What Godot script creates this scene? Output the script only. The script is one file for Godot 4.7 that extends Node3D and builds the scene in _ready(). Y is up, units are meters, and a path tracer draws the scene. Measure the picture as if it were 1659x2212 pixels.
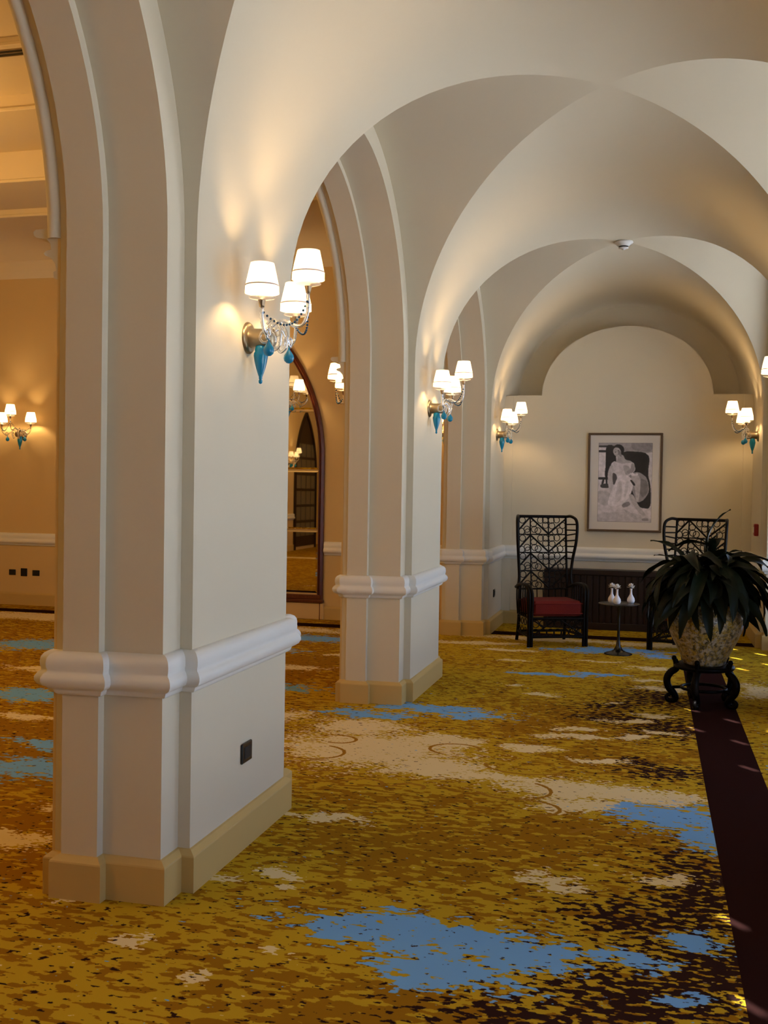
extends Node3D

# Corridor of groin vaults beside a ballroom. x runs across the corridor, -z down it, y up, metres.
const CX := 0.06            # corridor axis
const XD := -1.378          # face of the left piers
const XB := -1.430
const XAB := -1.677
const XA := -1.832
const XE := -1.875          # ballroom face of the left arcade
const HD := 0.545           # half width of a pier face and of its stepped orders
const HB := 0.695
const HA := 0.739
const HE := 0.712
const PITCH := 3.9037
const ZP1 := -4.335
const RC := 1.4068          # half span of a side vault
const RX := 1.438           # half span of the corridor vault
const SPRING := 2.56
const RISE := 1.44
const ZEND := -12.68        # end wall of the corridor
const ZBALL := -12.2        # end wall of the ballroom
const XLEFT := -8.6         # left wall of the ballroom
const ZBACK := 5.2
const TOP := 5.35

var M := {}
var used := {}
var rng := RandomNumberGenerator.new()


# ------------------------------------------------------------------ helpers
func numbered(called: String) -> String:
	if not used.has(called):
		used[called] = 0
		return called
	used[called] += 1
	return "%s_%03d" % [called, used[called]]

func tag(o: Node, label: String, category: String, group := "", kind := "") -> Node:
	if label != "": o.set_meta("label", label)
	if category != "": o.set_meta("category", category)
	if group != "": o.set_meta("group", group)
	if kind != "": o.set_meta("kind", kind)
	return o

func thing(called: String, label: String, category: String, at := Vector3.ZERO, turn := 0.0, group := "") -> Node3D:
	var o := Node3D.new()
	o.name = numbered(called)
	add_child(o)
	o.position = at
	o.rotation.y = turn
	tag(o, label, category, group)
	return o

func setting(called: String, label: String, category: String) -> Node3D:
	var o := Node3D.new()
	o.name = numbered(called)
	add_child(o)
	tag(o, label, category, "", "structure")
	return o

func part(parent: Node, called: String, mesh: Mesh, mat: Material, xf := Transform3D.IDENTITY) -> MeshInstance3D:
	var o := MeshInstance3D.new()
	o.name = called
	o.mesh = mesh
	o.material_override = mat
	o.transform = xf
	parent.add_child(o, true)
	return o

func mb() -> SurfaceTool:
	var st := SurfaceTool.new()
	st.begin(Mesh.PRIMITIVE_TRIANGLES)
	st.set_smooth_group(-1)
	return st

func done(st: SurfaceTool) -> ArrayMesh:
	st.generate_normals()
	return st.commit()

func quad(st: SurfaceTool, a: Vector3, b: Vector3, c: Vector3, d: Vector3) -> void:
	for p in [a, c, b, a, d, c]:
		st.add_vertex(p)

func tri(st: SurfaceTool, a: Vector3, b: Vector3, c: Vector3) -> void:
	for p in [a, c, b]:
		st.add_vertex(p)

func grid(st: SurfaceTool, rows: Array, wrap_row := false, wrap_col := false, group := 1, uv := false) -> void:
	st.set_smooth_group(group)
	var nr := rows.size()
	var nc: int = rows[0].size()
	for i in (nr if wrap_row else nr - 1):
		var r0: PackedVector3Array = rows[i]
		var r1: PackedVector3Array = rows[(i + 1) % nr]
		for j in (nc if wrap_col else nc - 1):
			var k := (j + 1) % nc
			var u0 := float(i) / (nr - 1 if not wrap_row else nr)
			var u1 := float(i + 1) / (nr - 1 if not wrap_row else nr)
			var v0 := float(j) / (nc - 1 if not wrap_col else nc)
			var v1 := float(j + 1) / (nc - 1 if not wrap_col else nc)
			var ps := [r0[j], r1[k], r1[j], r0[j], r0[k], r1[k]]
			var us := [Vector2(u0, v0), Vector2(u1, v1), Vector2(u1, v0), Vector2(u0, v0), Vector2(u0, v1), Vector2(u1, v1)]
			for q in 6:
				if uv: st.set_uv(us[q])
				st.add_vertex(ps[q])
	st.set_smooth_group(-1)

func lathe(st: SurfaceTool, profile: PackedVector2Array, segs := 24, at := Vector3.ZERO, basis := Basis.IDENTITY, group := 1, uv := false) -> void:
	var rows := []
	for i in segs + 1:
		var a := TAU * i / segs
		var row := PackedVector3Array()
		for p in profile:
			row.append(at + basis * Vector3(cos(a) * p.x, p.y, sin(a) * p.x))
		rows.append(row)
	grid(st, rows, false, false, group, uv)

func tube(st: SurfaceTool, pts: PackedVector3Array, radius, sides := 8, closed := false, group := 1) -> void:
	var n := pts.size()
	var rows := []
	var nrm := Vector3.ZERO
	var first := PackedVector3Array()
	for i in n:
		var t: Vector3
		if closed:
			t = (pts[(i + 1) % n] - pts[(i - 1 + n) % n]).normalized()
		else:
			t = (pts[mini(i + 1, n - 1)] - pts[maxi(i - 1, 0)]).normalized()
		if nrm == Vector3.ZERO:
			nrm = t.cross(Vector3.UP if absf(t.y) < 0.9 else Vector3.RIGHT).normalized()
		else:
			nrm = (nrm - t * nrm.dot(t)).normalized()
		var bn := t.cross(nrm)
		var r: float = radius[i] if radius is PackedFloat32Array else radius
		var row := PackedVector3Array()
		for k in sides:
			var a := TAU * k / sides
			row.append(pts[i] + (nrm * cos(a) + bn * sin(a)) * r)
		rows.append(row)
	grid(st, rows, closed, true, group)
	if not closed:
		for e in [0, n - 1]:
			var row: PackedVector3Array = rows[e]
			for k in sides:
				if e == 0: tri(st, pts[e], row[k], row[(k + 1) % sides])
				else: tri(st, pts[e], row[(k + 1) % sides], row[k])

func smooth(ctrl: Array, steps := 6, closed := false) -> PackedVector3Array:
	var out := PackedVector3Array()
	var n := ctrl.size()
	for i in (n if closed else n - 1):
		var p0: Vector3 = ctrl[(i - 1 + n) % n] if closed or i > 0 else ctrl[0] * 2.0 - ctrl[1]
		var p1: Vector3 = ctrl[i]
		var p2: Vector3 = ctrl[(i + 1) % n]
		var p3: Vector3 = ctrl[(i + 2) % n] if closed or i < n - 2 else ctrl[n - 1] * 2.0 - ctrl[n - 2]
		for s in steps:
			out.append(p1.cubic_interpolate(p2, p0, p3, float(s) / steps))
	if not closed: out.append(ctrl[n - 1])
	return out

func box(st: SurfaceTool, lo: Vector3, hi: Vector3, c := 0.0) -> void:
	# box with chamfered edges
	var m := (lo + hi) / 2.0
	var h := (hi - lo) / 2.0
	if c <= 0.0:
		var v := []
		for i in 8: v.append(m + Vector3(h.x * (1 if i & 1 else -1), h.y * (1 if i & 2 else -1), h.z * (1 if i & 4 else -1)))
		for f in [[0, 2, 3, 1], [4, 5, 7, 6], [0, 1, 5, 4], [2, 6, 7, 3], [0, 4, 6, 2], [1, 3, 7, 5]]:
			quad(st, v[f[0]], v[f[1]], v[f[2]], v[f[3]])
		return
	c = minf(c, minf(h.x, minf(h.y, h.z)) * 0.95)
	var ax := [Vector3(1, 0, 0), Vector3(0, 1, 0), Vector3(0, 0, 1)]
	for a in 3:
		var u: Vector3 = ax[(a + 1) % 3]
		var w: Vector3 = ax[(a + 2) % 3]
		var n: Vector3 = ax[a]
		for s in [-1.0, 1.0]:
			var o: Vector3 = m + n * (s * h[a])
			var du: Vector3 = u * (h[(a + 1) % 3] - c)
			var dw: Vector3 = w * (h[(a + 2) % 3] - c)
			if s > 0: quad(st, o - du - dw, o + du - dw, o + du + dw, o - du + dw)
			else: quad(st, o - du - dw, o - du + dw, o + du + dw, o + du - dw)
		for s in [-1.0, 1.0]:
			for t in [-1.0, 1.0]:
				var p1: Vector3 = m + u * (s * h[(a + 1) % 3]) + w * (t * (h[(a + 2) % 3] - c))
				var p2: Vector3 = m + u * (s * (h[(a + 1) % 3] - c)) + w * (t * h[(a + 2) % 3])
				var dn: Vector3 = n * (h[a] - c)
				if s * t > 0: quad(st, p1 - dn, p2 - dn, p2 + dn, p1 + dn)
				else: quad(st, p1 + dn, p2 + dn, p2 - dn, p1 - dn)
	for sx in [-1.0, 1.0]:
		for sy in [-1.0, 1.0]:
			for sz in [-1.0, 1.0]:
				var px := m + Vector3(sx * h.x, sy * (h.y - c), sz * (h.z - c))
				var py := m + Vector3(sx * (h.x - c), sy * h.y, sz * (h.z - c))
				var pz := m + Vector3(sx * (h.x - c), sy * (h.y - c), sz * h.z)
				if sx * sy * sz > 0: tri(st, px, py, pz)
				else: tri(st, px, pz, py)

func boxmesh(lo: Vector3, hi: Vector3, c := 0.0) -> ArrayMesh:
	var st := mb()
	box(st, lo, hi, c)
	return done(st)

func sweep(st: SurfaceTool, plan: PackedVector2Array, profile: PackedVector2Array, side: float, closed := false, flat := false) -> void:
	# profile (out, y) carried along a plan line (x, z) with mitred corners; side +1 or -1 says which way is out
	var n := plan.size()
	var rows := []
	for i in n:
		var d0 := Vector2.ZERO
		var d1 := Vector2.ZERO
		if closed or i > 0: d0 = (plan[i] - plan[(i - 1 + n) % n]).normalized()
		if closed or i < n - 1: d1 = (plan[(i + 1) % n] - plan[i]).normalized()
		if d0 == Vector2.ZERO: d0 = d1
		if d1 == Vector2.ZERO: d1 = d0
		var n0 := Vector2(d0.y, -d0.x) * side
		var n1 := Vector2(d1.y, -d1.x) * side
		var mit := n0 + n1
		mit = mit / maxf(mit.dot(n0), 0.2)
		var row := PackedVector3Array()
		for p in profile:
			var q := plan[i] + mit * p.x
			row.append(Vector3(q.x, p.y, q.y))
		rows.append(row)
	for i in (n if closed else n - 1):
		# each straight run is smooth along its profile and sharp at the corners
		grid(st, [rows[i], rows[(i + 1) % n]], false, false, -1 if flat else i + 2)

func prism(st: SurfaceTool, poly: PackedVector2Array, y0: float, y1: float) -> void:
	var n := poly.size()
	for i in n:
		var a := poly[i]
		var b := poly[(i + 1) % n]
		quad(st, Vector3(a.x, y0, a.y), Vector3(b.x, y0, b.y), Vector3(b.x, y1, b.y), Vector3(a.x, y1, a.y))
	var idx := Geometry2D.triangulate_polygon(poly)
	for k in range(0, idx.size(), 3):
		for y in [y0, y1]:
			tri(st, Vector3(poly[idx[k]].x, y, poly[idx[k]].y), Vector3(poly[idx[k + 1]].x, y, poly[idx[k + 1]].y), Vector3(poly[idx[k + 2]].x, y, poly[idx[k + 2]].y))

func slab(st: SurfaceTool, poly: PackedVector2Array, z0: float, z1: float) -> void:
	# polygon in x, y given a thickness along z
	var n := poly.size()
	for i in n:
		var a := poly[i]
		var b := poly[(i + 1) % n]
		quad(st, Vector3(a.x, a.y, z0), Vector3(b.x, b.y, z0), Vector3(b.x, b.y, z1), Vector3(a.x, a.y, z1))
	var idx := Geometry2D.triangulate_polygon(poly)
	for k in range(0, idx.size(), 3):
		for z in [z0, z1]:
			tri(st, Vector3(poly[idx[k]].x, poly[idx[k]].y, z), Vector3(poly[idx[k + 1]].x, poly[idx[k + 1]].y, z), Vector3(poly[idx[k + 2]].x, poly[idx[k + 2]].y, z))

func rgb8(r: int, g: int, b: int) -> Color:
	return Color(r / 255.0, g / 255.0, b / 255.0)

func mat(color: Color, rough := 0.6, metal := 0.0) -> StandardMaterial3D:
	var m := StandardMaterial3D.new()
	m.albedo_color = color
	m.roughness = rough
	m.metallic = metal
	m.cull_mode = BaseMaterial3D.CULL_DISABLED
	return m

func noise_tex(freq: float, size := 512, ramp: Gradient = null, normal := false, octaves := 3, sd := 1) -> NoiseTexture2D:
	var n := FastNoiseLite.new()
	n.seed = sd
	n.frequency = freq
	n.fractal_octaves = octaves
	var t := NoiseTexture2D.new()
	t.noise = n
	t.width = size
	t.height = size
	t.seamless = true
	t.as_normal_map = normal
	if ramp: t.color_ramp = ramp
	return t

func plaster(color: Color) -> StandardMaterial3D:
	var m := mat(color, 0.82)
	m.uv1_triplanar = true
	m.uv1_world_triplanar = true
	m.uv1_scale = Vector3.ONE * 1.3
	m.heightmap_enabled = true
	m.heightmap_texture = M.relief
	m.heightmap_scale = 0.025
	return m


# ------------------------------------------------------------------ scene
func _ready() -> void:
	rng.seed = 7
	camera_and_light()
	materials()
	carpets()
	arcade()
	vault()
	end_walls()
	ballroom()
	right_openings()
	rails_and_bases()
	wall_fittings()
	mirror()
	sconces()
	picture()
	chairs()
	side_table()
	plant()

func camera_and_light() -> void:
	var cam := Camera3D.new()
	cam.name = "camera"
	add_child(cam)
	cam.transform = Transform3D(Basis(Vector3(0.96859, 0.01575, -0.24817), Vector3(-0.02065, 0.99964, -0.01634), Vector3(0.24782, 0.02095, 0.96858)).orthonormalized(), Vector3(0.3668, 1.6, 0.0))
	cam.fov = 52.4066
	cam.near = 0.05
	cam.far = 200.0
	cam.current = true
	var env := Environment.new()
	env.background_mode = Environment.BG_SKY
	var sky := Sky.new()
	var sm := ProceduralSkyMaterial.new()
	sm.sky_top_color = Color(0.46, 0.62, 0.86)
	sm.sky_horizon_color = Color(0.82, 0.88, 0.94)
	sm.ground_bottom_color = Color(0.45, 0.43, 0.38)
	sm.ground_horizon_color = Color(0.78, 0.78, 0.76)
	sm.sky_energy_multiplier = 1.0
	sky.sky_material = sm
	env.sky = sky
	env.background_energy_multiplier = 7.0
	env.tonemap_mode = Environment.TONE_MAPPER_LINEAR
	env.tonemap_exposure = 0.72
	env.sdfgi_enabled = true
	env.ssao_enabled = true
	env.ssil_enabled = true
	var we := WorldEnvironment.new()
	we.name = "environment"
	we.environment = env
	add_child(we)
	var sun := DirectionalLight3D.new()
	sun.name = "sun"
	add_child(sun)
	sun.rotation_degrees = Vector3(-60, rad_to_deg(atan2(0.66, 0.75)), 0)
	sun.light_color = Color(1.0, 0.99, 0.97)
	sun.light_energy = 15.0
	sun.light_angular_distance = 0.5
	sun.shadow_enabled = true

func materials() -> void:
	M.relief = noise_tex(0.02, 512, null, false, 4, 3)
	M.wall = plaster(Color(0.825, 0.785, 0.69))
	M.warm_wall = plaster(Color(0.83, 0.72, 0.50))
	M.vault = M.wall
	M.rail = mat(Color(0.885, 0.885, 0.86), 0.45)
	M.base = mat(Color(0.77, 0.66, 0.41), 0.55)
	M.ceiling = mat(Color(0.84, 0.78, 0.66), 0.85)
	M.slot = mat(Color(0.03, 0.028, 0.025), 0.6)
	M.border = mat(Color(0.15, 0.085, 0.08), 1.0)
	M.border.metallic_specular = 0.05
	M.black = mat(Color(0.018, 0.018, 0.02), 0.35)
	M.bronze = mat(Color(0.58, 0.52, 0.42), 0.32, 0.85)
	M.brushed = mat(Color(0.60, 0.52, 0.42), 0.35, 0.9)
	var gl := mat(Color(0.97, 0.985, 1.0, 0.06), 0.03)
	gl.refraction_enabled = true
	gl.refraction_scale = 0.05
	gl.transparency = BaseMaterial3D.TRANSPARENCY_ALPHA
	M.glass = gl
	var bl := mat(Color(0.0, 0.50, 0.66), 0.12)
	bl.backlight_enabled = true
	bl.backlight = Color(0.02, 0.45, 0.60)
	bl.clearcoat_enabled = true
	bl.clearcoat = 0.3
	M.blue_glass = bl
	M.bead = mat(Color(0.05, 0.22, 0.34), 0.15)
	var sh := mat(Color(0.93, 0.90, 0.86), 0.9)
	sh.backlight_enabled = true
	sh.backlight = Color(1.0, 0.96, 0.88)
	M.shade = sh
	var tr := mat(Color(0.80, 0.74, 0.75), 0.8)
	tr.backlight_enabled = true
	tr.backlight = Color(0.34, 0.31, 0.32)
	M.trim_band = tr
	var bu := mat(Color(1, 0.9, 0.75), 0.4)
	bu.emission_enabled = true
	bu.emission = Color(1.0, 0.80, 0.52)
	bu.emission_energy_multiplier = 12.0
	M.bulb = bu
	var bw := mat(Color(1, 0.9, 0.75), 0.5)
	bw.emission_enabled = true
	bw.emission = Color(1.0, 0.74, 0.45)
	bw.emission_energy_multiplier = 3.0
	M.bowl = bw
	var dish := mat(Color(0.98, 0.96, 0.92, 0.45), 0.3)
	dish.transparency = BaseMaterial3D.TRANSPARENCY_ALPHA
	M.dish = dish
	M.rattan = mat(Color(0.040, 0.026, 0.022), 0.42)
	M.rattan.metallic_specular = 0.25
	var cu := mat(Color(0.42, 0.075, 0.03), 0.95)
	cu.uv1_triplanar = true
	cu.uv1_scale = Vector3.ONE * 6.0
	cu.heightmap_enabled = true
	cu.heightmap_texture = M.relief
	cu.heightmap_scale = 0.1
	M.cushion = cu
	M.table = mat(Color(0.022, 0.02, 0.022), 0.25)
	M.porcelain = mat(Color(0.90, 0.89, 0.90), 0.2)
	M.petal = mat(Color(0.92, 0.91, 0.90), 0.6)
	M.leaf = mat(Color(0.050, 0.082, 0.042), 0.5)
	M.leaf2 = mat(Color(0.070, 0.105, 0.052), 0.45)
	M.leaf.metallic_specular = 0.25
	M.leaf2.metallic_specular = 0.25
	M.stem = mat(Color(0.10, 0.085, 0.05), 0.8)
	M.soil = mat(Color(0.05, 0.035, 0.025), 1.0)
	M.carved = mat(Color(0.022, 0.015, 0.014), 0.42)
	M.carved.metallic_specular = 0.2
	var wg := Gradient.new()
	wg.offsets = PackedFloat32Array([0.0, 0.45, 1.0])
	wg.colors = PackedColorArray([Color(0.24, 0.10, 0.045), Color(0.33, 0.145, 0.065), Color(0.42, 0.195, 0.095)])
	var wood := mat(Color(1, 1, 1), 0.35)
	wood.albedo_texture = noise_tex(0.02, 512, wg, false, 4, 9)
	wood.uv1_triplanar = true
	wood.uv1_scale = Vector3(6, 0.7, 6)
	M.wood = wood
	var dw := mat(Color(0.36, 0.32, 0.32), 0.45)
	dw.albedo_texture = wood.albedo_texture
	dw.uv1_triplanar = true
	dw.uv1_scale = Vector3(6, 0.7, 6)
	M.dark_wood = dw
	M.frame = mat(Color(0.33, 0.25, 0.17), 0.45)
	M.mount = mat(Color(0.82, 0.79, 0.75), 0.9)
	M.mirror = mat(Color(0.86, 0.87, 0.86), 0.015, 1.0)
	var pane := mat(Color(0.9, 0.95, 0.95, 0.08), 0.02)
	pane.transparency = BaseMaterial3D.TRANSPARENCY_ALPHA
	M.pane = pane
	M.red = mat(Color(0.55, 0.03, 0.02), 0.4)
	M.white = mat(Color(0.85, 0.85, 0.84), 0.4)
	M.paving = mat(Color(0.77, 0.785, 0.80), 0.9)
	var pot := mat(Color(1, 1, 1), 0.3)
	pot.albedo_texture = glaze_texture()
	pot.uv1_triplanar = true
	pot.uv1_scale = Vector3.ONE * 1.7
	M.pot = pot


func glaze_texture() -> ImageTexture:
	# painted glaze: pale grey clouds on ochre, strewn with small dark leafy sprigs
	var imgs := []
	for q in 3:
		var n := FastNoiseLite.new()
		n.seed = 40 + q
		n.noise_type = FastNoiseLite.TYPE_SIMPLEX_SMOOTH
		n.frequency = [0.016, 0.030, 0.055][q]
		n.fractal_octaves = [3, 4, 2][q]
		if q == 1:
			n.domain_warp_enabled = true
			n.domain_warp_amplitude = 22.0
			n.domain_warp_frequency = 0.03
		imgs.append(n.get_seamless_image(512, 512).get_data())
	var out := PackedByteArray()
	out.resize(512 * 512 * 3)
	for k in 512 * 512:
		var c := [166, 156, 142]
		if imgs[0][k] < 126: c = [158, 128, 46]
		elif imgs[0][k] < 133: c = [176, 150, 82]
		if imgs[2][k] > 182: c = [184, 172, 156]
		if imgs[1][k] > 154: c = [50, 42, 22]
		elif imgs[1][k] > 143: c = [96, 78, 34]
		for h in 3: out[k * 3 + h] = c[h]
	return ImageTexture.create_from_image(Image.create_from_data(512, 512, false, Image.FORMAT_RGB8, out))


# ------------------------------------------------------------------ carpet
const BLUE_SPOTS := [[-0.42, -3.66, 0.42, 0.15], [-0.1, -3.6, 0.28, 0.15], [-0.25, -3.42, 0.28, 0.13], [-0.62, -3.58, 0.16, 0.07], [0.30, -3.64, 0.13, 0.06], [0.60, -3.88, 0.12, 0.12], [0.50, -3.4, 0.12, 0.06],
	[0.52, -5.32, 0.30, 0.19], [0.63, -5.05, 0.10, 0.18], [-1.15, -7.48, 0.42, 0.14], [-0.85, -7.3, 0.24, 0.1], [-1.6, -7.15, 0.3, 0.13], [-0.45, -9.22, 0.33, 0.08], [-0.05, -9.35, 0.25, 0.11], [-0.25, -10.75, 0.45, 0.12], [0.15, -10.9, 0.4, 0.16], [0.5, -10.6, 0.15, 0.12],
	[-3.0, -5.2, 0.35, 0.22], [-3.2, -5.7, 0.3, 0.12], [-4.2, -7.0, 0.42, 0.22], [-3.0, -10.6, 0.5, 0.25], [-3.3, -9.7, 0.3, 0.2], [-5.6, -9.2, 0.5, 0.3], [-2.5, -7.9, 0.35, 0.16], [-2.6, -3.4, 0.2, 0.1], [-0.6, -1.9, 0.4, 0.2], [1.4, -6.6, 0.2, 0.3]]
const CREAM_SPOTS := [[-1.25, -6.2, 0.50, 0.40], [-0.85, -5.88, 0.34, 0.2], [-1.5, -6.75, 0.28, 0.2], [-0.9, -6.55, 0.22, 0.16], [0.0, -5.68, 0.38, 0.17], [0.32, -5.66, 0.26, 0.13], [0.1, -5.4, 0.24, 0.13], [-0.45, -5.75, 0.22, 0.08],
	[0.0, -4.34, 0.12, 0.05], [-0.08, -4.42, 0.07, 0.05], [0.08, -4.24, 0.06, 0.05], [0.45, -4.45, 0.16, 0.05], [-1.37, -3.32, 0.055, 0.05], [-1.28, -3.9, 0.08, 0.04], [-1.12, -4.02, 0.1, 0.04], [-1.0, -3.93, 0.05, 0.03], [-1.1, -4.82, 0.09, 0.05], [-0.95, -4.75, 0.05, 0.03], [-1.25, -4.85, 0.05, 0.02], [-0.9, -3.35, 0.05, 0.04], [-1.0, -3.15, 0.05, 0.04], [-1.75, -3.6, 0.05, 0.03],
	[-0.32, -6.5, 0.14, 0.07], [-0.1, -6.9, 0.2, 0.06], [0.1, -6.3, 0.12, 0.06], [0.25, -7.5, 0.12, 0.05], [-0.1, -7.15, 0.12, 0.05], [0.3, -7.0, 0.15, 0.05], [0.5, -7.2, 0.12, 0.05], [0.42, -7.75, 0.16, 0.05], [0.1, -8.1, 0.1, 0.04], [-0.4, -8.3, 0.12, 0.05], [0.5, -8.85, 0.16, 0.07], [0.35, -9.2, 0.1, 0.06], [-0.7, -8.6, 0.1, 0.04],
	[-0.1, -10.1, 0.2, 0.06], [0.35, -9.85, 0.15, 0.08], [-0.9, -9.9, 0.15, 0.06], [-0.7, -11.45, 0.9, 0.14], [-1.4, -10.9, 0.4, 0.1], [0.3, -11.4, 0.5, 0.15], [-1.0, -10.5, 0.2, 0.06],
	[-3.1, -4.4, 0.25, 0.1], [-2.5, -4.1, 0.25, 0.12], [-2.35, -4.6, 0.2, 0.1], [-3.8, -6.3, 0.25, 0.08], [-4.8, -8.0, 0.3, 0.08], [-6.6, -11.2, 1.8, 0.3], [-2.8, -8.8, 0.3, 0.1], [-2.4, -9.6, 0.25, 0.08], [-3.6, -11.2, 0.7, 0.18], [-2.2, -6.9, 0.25, 0.14], [-4.6, -9.6, 0.4, 0.15], [1.25, -9.0, 0.15, 0.3]]
const DARK_SPOTS := [[0.45, -8.45, 0.28, 0.38], [0.15, -8.0, 0.25, 0.2], [0.50, -6.2, 0.22, 0.14], [0.3, -6.35, 0.16, 0.1], [0.58, -3.6, 0.28, 0.42], [0.35, -3.3, 0.3, 0.3], [0.05, -3.15, 0.25, 0.14], [0.60, -4.3, 0.22, 0.5], [0.3, -4.0, 0.2, 0.14], [0.5, -7.4, 0.25, 0.35], [0.5, -2.6, 0.4, 0.6], [0.2, -7.6, 0.3, 0.16]]
const BROWN_SPOTS := [[-0.55, -4.6, 0.6, 0.45], [0.05, -4.9, 0.4, 0.3], [-0.2, -7.3, 0.5, 0.55], [0.1, -6.4, 0.5, 0.3], [-0.3, -3.0, 0.5, 0.3], [-2.6, -6.0, 0.8, 0.8], [-2.4, -8.8, 0.7, 0.5], [-2.6, -3.8, 0.6, 0.6], [-0.9, -5.2, 0.6, 0.12], [0.2, -5.0, 0.4, 0.15]]

const TENDRILS := [[-1.62, -6.0, 0.24, -1.2, 3.6], [-1.45, -5.75, 0.18, 0.2, 4.6], [-1.55, -6.35, 0.16, -2.5, 1.8], [-0.35, -5.55, 0.26, -1.0, 2.6], [-0.2, -5.25, 0.2, -2.2, 1.4], [-0.75, -6.35, 0.2, 2.0, 6.0], [-1.1, -5.45, 0.12, 3.2, 6.8], [-0.85, -5.45, 0.10, 3.0, 6.6], [-0.35, -6.1, 0.3, 0.4, 2.9], [0.25, -4.9, 0.22, 3.4, 6.4], [-3.3, -4.3, 0.25, 0.0, 4.0]]

func spots_at(list: Array, x: float, z: float) -> float:
	var s := 0.0
	for b in list:
		var dx: float = (x - b[0]) / (b[2] * 0.8)
		var dz: float = (z - b[1]) / (b[3] * 0.8)
		var d := dx * dx + dz * dz
		if d < 10.0:
			s = maxf(s, exp(-0.40 * d) * 1.12)
	return s

func noise_bytes(w: int, h: int, cell: float, stretch: float, sd: int, octaves: int) -> PackedByteArray:
	var n := FastNoiseLite.new()
	n.seed = sd
	n.noise_type = FastNoiseLite.TYPE_SIMPLEX_SMOOTH
	n.frequency = 1.0 / cell
	n.fractal_octaves = octaves
	n.fractal_gain = 0.55
	var im := n.get_image(int(w / stretch), h)
	im.convert(Image.FORMAT_L8)
	im.resize(w, h, Image.INTERPOLATE_BILINEAR)
	return im.get_data()

func carpet_texture(x0: float, x1: float, z0: float, z1: float, step: float, brown: float, seed_: int) -> ImageTexture:
	# the woven pattern: five yarn colours, chosen tuft by tuft
	var w := int((x1 - x0) / step)
	var h := int((z1 - z0) / step)
	var cw := int((x1 - x0) / 0.05) + 1
	var ch := int((z1 - z0) / 0.05) + 1
	var f := PackedByteArray()
	f.resize(cw * ch * 4)
	var wob := FastNoiseLite.new()
	wob.seed = 5
	wob.frequency = 2.2
	for j in ch:
		for i in cw:
			var x := x0 + (i + 0.5) * (x1 - x0) / cw
			var z := z0 + (j + 0.5) * (z1 - z0) / ch
			var wx := x + 0.16 * wob.get_noise_2d(x, z) + 0.05 * wob.get_noise_2d(x * 4.0, z * 4.0)
			var wz := z + 0.12 * wob.get_noise_2d(x + 40.0, z) + 0.05 * wob.get_noise_2d(x * 4.0 + 40.0, z * 4.0)
			var at := (j * cw + i) * 4
			f[at] = int(clampf(spots_at(BLUE_SPOTS, wx, wz), 0, 1) * 255)
			f[at + 1] = int(clampf(spots_at(CREAM_SPOTS, wx, wz), 0, 1) * 255)
			f[at + 2] = int(clampf(0.10 + 0.54 * spots_at(DARK_SPOTS, wx, wz), 0, 0.92) * 255)
			f[at + 3] = int(clampf(brown + 0.35 * spots_at(BROWN_SPOTS, wx, wz) + 0.25 * wob.get_noise_2d(x * 0.6 + 9.0, z * 0.6), 0, 1) * 255)
	var fi := Image.create_from_data(cw, ch, false, Image.FORMAT_RGBA8, f)
	fi.resize(w, h, Image.INTERPOLATE_CUBIC)
	var fd := fi.get_data()
	var k := 0.004 / step
	var n1 := noise_bytes(w, h, 14.0 * k, 2.3, seed_, 3)
	var n2 := noise_bytes(w, h, 10.0 * k, 1.8, seed_ + 1, 3)
	var n3 := noise_bytes(w, h, 34.0 * k, 2.0, seed_ + 2, 4)
	var n4 := noise_bytes(w, h, 6.0 * k, 1.8, seed_ + 3, 2)
	var out := PackedByteArray()
	out.resize(w * h * 3)
	var yarn := [[180, 149, 36], [142, 102, 22], [44, 27, 24], [112, 166, 226], [216, 200, 156]]
	for q in w * h:
		var a := n1[q]
		var b := n2[q]
		var c := n3[q]
		var e := n4[q]
		var q4 := q * 4
		var pick := 0
		if (a * 2 + c) < 3 * (66 + (fd[q4 + 3] >> 1)): pick = 1
		if b < 46 + (fd[q4 + 2] * 165 >> 8): pick = 2
		var fc := fd[q4 + 1]
		if fc > 24 and (c + a + e * 2) < 4 * (52 + (fc * 132 >> 8)): pick = 4
		elif a > 222 and c > 150: pick = 4
		var fb := fd[q4]
		if fb > 24 and (a * 2 + c + e) < 4 * (48 + (fb * 122 >> 8)): pick = 3
		elif b > 214 and c < 110: pick = 3
		if pick > 2 and b < 46: pick = 2
		var y: Array = yarn[pick]
		var o := q * 3
		out[o] = y[0]
		out[o + 1] = y[1]
		out[o + 2] = y[2]
	var im := Image.create_from_data(w, h, false, Image.FORMAT_RGB8, out)
	# drawn tendrils: open arcs in brown yarn
	var tr := RandomNumberGenerator.new()
	tr.seed = 3
	for v in TENDRILS:
		var steps := int(v[2] * absf(v[4] - v[3]) / (step * 0.6)) + 2
		for n in steps:
			var f2 := float(n) / steps
			var ang: float = lerpf(v[3], v[4], f2)
			var rr: float = v[2] * (1.0 - 0.35 * f2)
			var px := int((v[0] + rr * cos(ang) - x0) / step + tr.randf_range(-0.8, 0.8))
			var pz := int((v[1] + rr * 0.8 * sin(ang) - z0) / step + tr.randf_range(-0.8, 0.8))
			var rad := int(0.007 / step) + (1 if tr.randf() < 0.4 else 0)
			if px > rad and pz > rad and px < w - rad - 1 and pz < h - rad - 1 and tr.randf() < 0.85:
				im.fill_rect(Rect2i(px - rad, pz - rad, 2 * rad, 2 * rad), Color8(150, 108, 34))
	return ImageTexture.create_from_image(im)

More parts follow.
